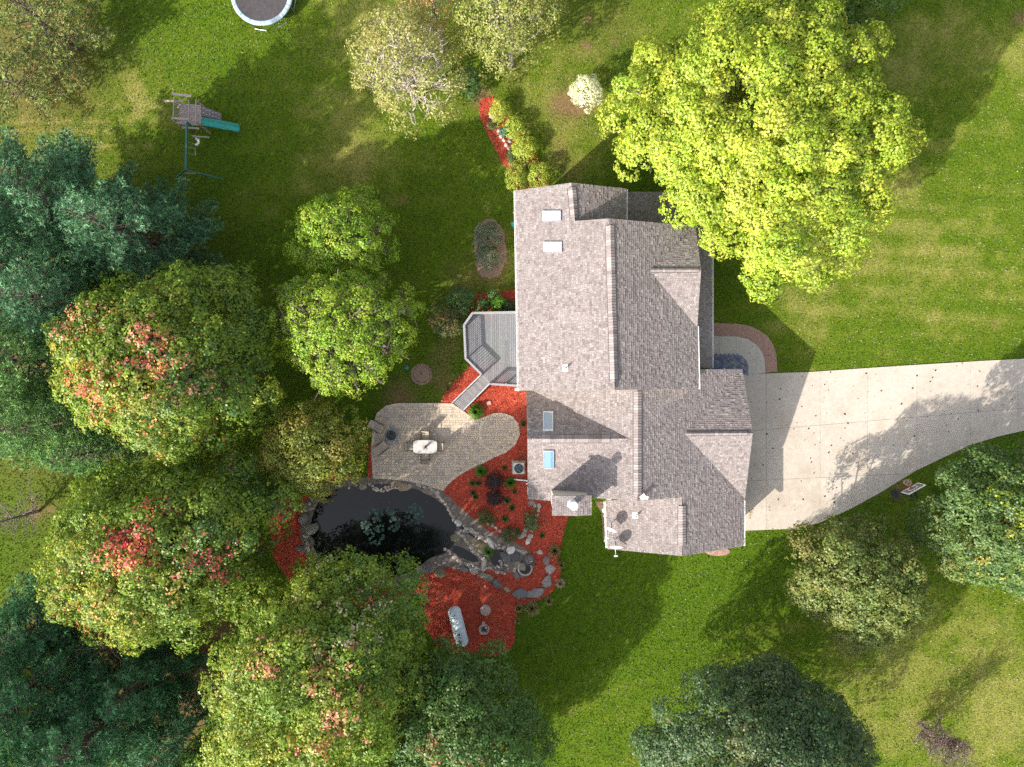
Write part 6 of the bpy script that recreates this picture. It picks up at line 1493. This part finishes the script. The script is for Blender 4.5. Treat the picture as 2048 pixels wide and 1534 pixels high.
for a in ((952, 823, 19, .7, LG, 420, 'mounded green grass clump at the foot of the deck stairs'),
          (962, 942, 15, .5, LG, 300, 'bright green grass clump beside the patio edge in the mulch'),
          (1021, 965, 13, .5, LG, 260, 'lime green plant next to the white drain pipe'),
          (977, 1103, 12, .5, LG, 300, 'bright green grass ball growing in the stream bed'),
          (1029, 983, 6, .25, MG, 90, 'tiny green plant below the lime plant by the pipe'),
          (945, 966, 8, .3, MG, 110, 'small dark sprig left of the upper barberry'),
          (957, 966, 7, .3, MG, 110, 'small green sprig between the patio edge and the upper barberry'),
          (946, 985, 7, .3, MG, 110, 'small green sprig left of the lower barberry'),
          (951, 993, 7, .3, MG, 110, 'dark sprig nearest the left side of the lower barberry'),
          (1014, 1001, 9, .35, MG, 140, 'green plant right of the lower barberry'),
          (1024, 1015, 8, .3, MG, 130, 'yellow green plant southeast of the lower barberry'),
          (1010, 1037, 9, .3, MG, 130, 'feathery green plant in the lower mulch above the stream'),
          (1009, 935, 6, .25, MG, 80, 'sparse sprig left of the air conditioner'),
          (1046, 848, 8, .35, MG, 100, 'thin green plant between the round patio end and the garage'),
          (1084, 1071, 7, .25, MG, 90, 'small green plant in the mulch south of the chimney'),
          (1036, 1062, 6, .2, MG, 80, 'tiny green plant left of the planted strip'),
          (896, 779, 5, .2, MG, 60, 'tiny plant in the mulch left of the deck stairs'),
          (1108, 1100, 15, .8, TG, 260, 'tan ornamental grass at the lawn edge above the stone row'),
          (1122, 1128, 9, .6, TG, 150, 'tan ornamental grass tuft beside the pinkish block'),
          (1120, 1165, 12, .6, [(3, (.48, .42, .33)), (2, (.3, .26, .14))], 170, 'pale straw grass tuft at the east tip of the mulch'),
          (1098, 1200, 11, .6, TG, 170, 'tan grass tuft below the angular slab'),
          (1064, 1214, 18, .8, TG, 300, 'large tan ornamental grass below the curved row of boulders'),
          (1038, 1214, 11, .6, TG, 180, 'tan grass tuft left of the large ornamental grass'),
          (1035, 1240, 8, .4, TG, 90, 'thin straw tuft at the edge of the propane tank mulch')):
    clump(a[6], a[0], a[1], a[2], a[3], a[4], a[5])
# a potted dry plant on the dining table
def table_plant():
    c = P(852, 893, .815); t = thing('potted_plant', 'dry grey brown plant in a small pot on the dining table', 'plant', c); mb = MB(); mb.lathe((c[0], c[1], .815), [(.07, 0), (.09, .14), (.08, .14), (.07, .1)], 14, True, True); mb.build('pot', M['frame'], t)
    mb = MB()
    for k in range(46):
        a = random.uniform(0, 6.28); l = random.uniform(.12, .34); h = random.uniform(.10, .40); mb.tube([(c[0], c[1], .93), (c[0] + .5 * l * math.cos(a), c[1] + .5 * l * math.sin(a), .95 + h * .7), (c[0] + l * math.cos(a), c[1] + l * math.sin(a), .95 + h)], [.008, .006, .003], 4, False)
    mb.build('dry_stems', M['grey_bark'], t)
table_plant()
# water lilies
for k, (px, py, r_, lab) in enumerate(((752, 1030, 14, 'lily pads nearest the middle of the pond'), (828, 1028, 20, 'lily pads in the right of the pond'), (752, 1068, 22, 'largest raft of lily pads low in the pond'),
                                       (788, 1048, 14, 'lily pads between the large raft and the right cluster'), (729, 1052, 12, 'small group of lily pads left of the large raft'), (780, 1022, 8, 'two or three lily pads high in the dark reflection'))):
    x, y = P2(px, py); kk = HC / FPX; t = thing('water_lily', lab, 'water plant', (x, y, .03), 'lily pads in the pond')
    for j in range(int(r_ * 1.5)):
        mb = MB(); a = random.uniform(0, 6.28); q = math.sqrt(random.random()) * r_ * kk; s = random.uniform(.07, .13); cx, cy = x + q * math.cos(a), y + q * math.sin(a); a0 = random.uniform(0, 6.28); v = random.uniform(.6, 1.3)
        mb.cur = (.035 * v, .085 * v, .065 * v); z = .034 + .0008 * j
        mb.face([(cx, cy, z)] + [(cx + s * math.cos(a0 + t_ * 5.6 / 9), cy + s * math.sin(a0 + t_ * 5.6 / 9), z) for t_ in range(10)])
        mb.build('lily_pad', M['lily'], t)

# ---- fallen leaves
def litter():
    n = 5200; x = RNG.uniform(-36, 37, n); y = RNG.uniform(-27, 27.5, n)
    w_ = .08 + .8 * blob(x, y, 1560, 300, 500, 420) + .5 * blob(x, y, 1000, 250, 260, 200) + .35 * blob(x, y, 1400, 1200, 300, 160) + .4 * blob(x, y, 760, 760, 170, 150) + .3 * blob(x, y, 1700, 850, 300, 130)
    k = (RNG.random(n) < w_) & ~inside(HOUSEFP, x, y) & ~inside(POND, x, y); x, y = x[k], y[k]; n = len(x); z = np.where(inside(DRIVE, x, y), .045, np.where(inside(PATIO, x, y), .075, .065))
    pos = np.stack([x, y, z], 1); c = pick([(4, (.30, .26, .10)), (3, (.24, .17, .07)), (1, (.36, .32, .17)), (2, (.16, .10, .05))], n)
    np_mesh('fallen_leaves', leaf_quads(pos, np.array((0, 0, 1.)) + rnd_dirs(n) * .35, RNG.uniform(.05, .12, n)), 4, c, M['leaf'], kind='stuff')['label'] = 'scattered dry fallen leaves on the lawn and driveway'
    n = 260; x = RNG.uniform(-15, -3, n); y = RNG.uniform(-13.5, -6.8, n); k = inside(POND, x, y) & (RNG.random(n) < .15 + .9 * blob(x, y, 760, 985, 130, 26) + .6 * blob(x, y, 650, 1080, 30, 60)); x, y = x[k], y[k]; n = len(x)
    np_mesh('floating_leaves', leaf_quads(np.stack([x, y, 0 * x + .036], 1), np.array((0, 0, 1.)) + rnd_dirs(n) * .08, RNG.uniform(.05, .13, n)), 4, np.array((.15, .13, .07)) * RNG.uniform(.5, 1.5, (n, 1)), M['leaf'], kind='stuff')['label'] = 'brown leaves floating near the north bank of the pond'
    n = 60; x = RNG.uniform(17, 37, n); y = RNG.uniform(-9, 1, n); k = inside(DRIVE, x, y); x, y = x[k], y[k]; n = len(x)
    np_mesh('dark_leaves', leaf_quads(np.stack([x, y, 0 * x + .047], 1), np.array((0, 0, 1.)) + rnd_dirs(n) * .3, RNG.uniform(.08, .17, n)), 4, np.array((.06, .04, .03)) * RNG.uniform(.6, 1.4, (n, 1)), M['leaf'], kind='stuff')['label'] = 'dark wet leaves lying on the pale driveway'
litter()
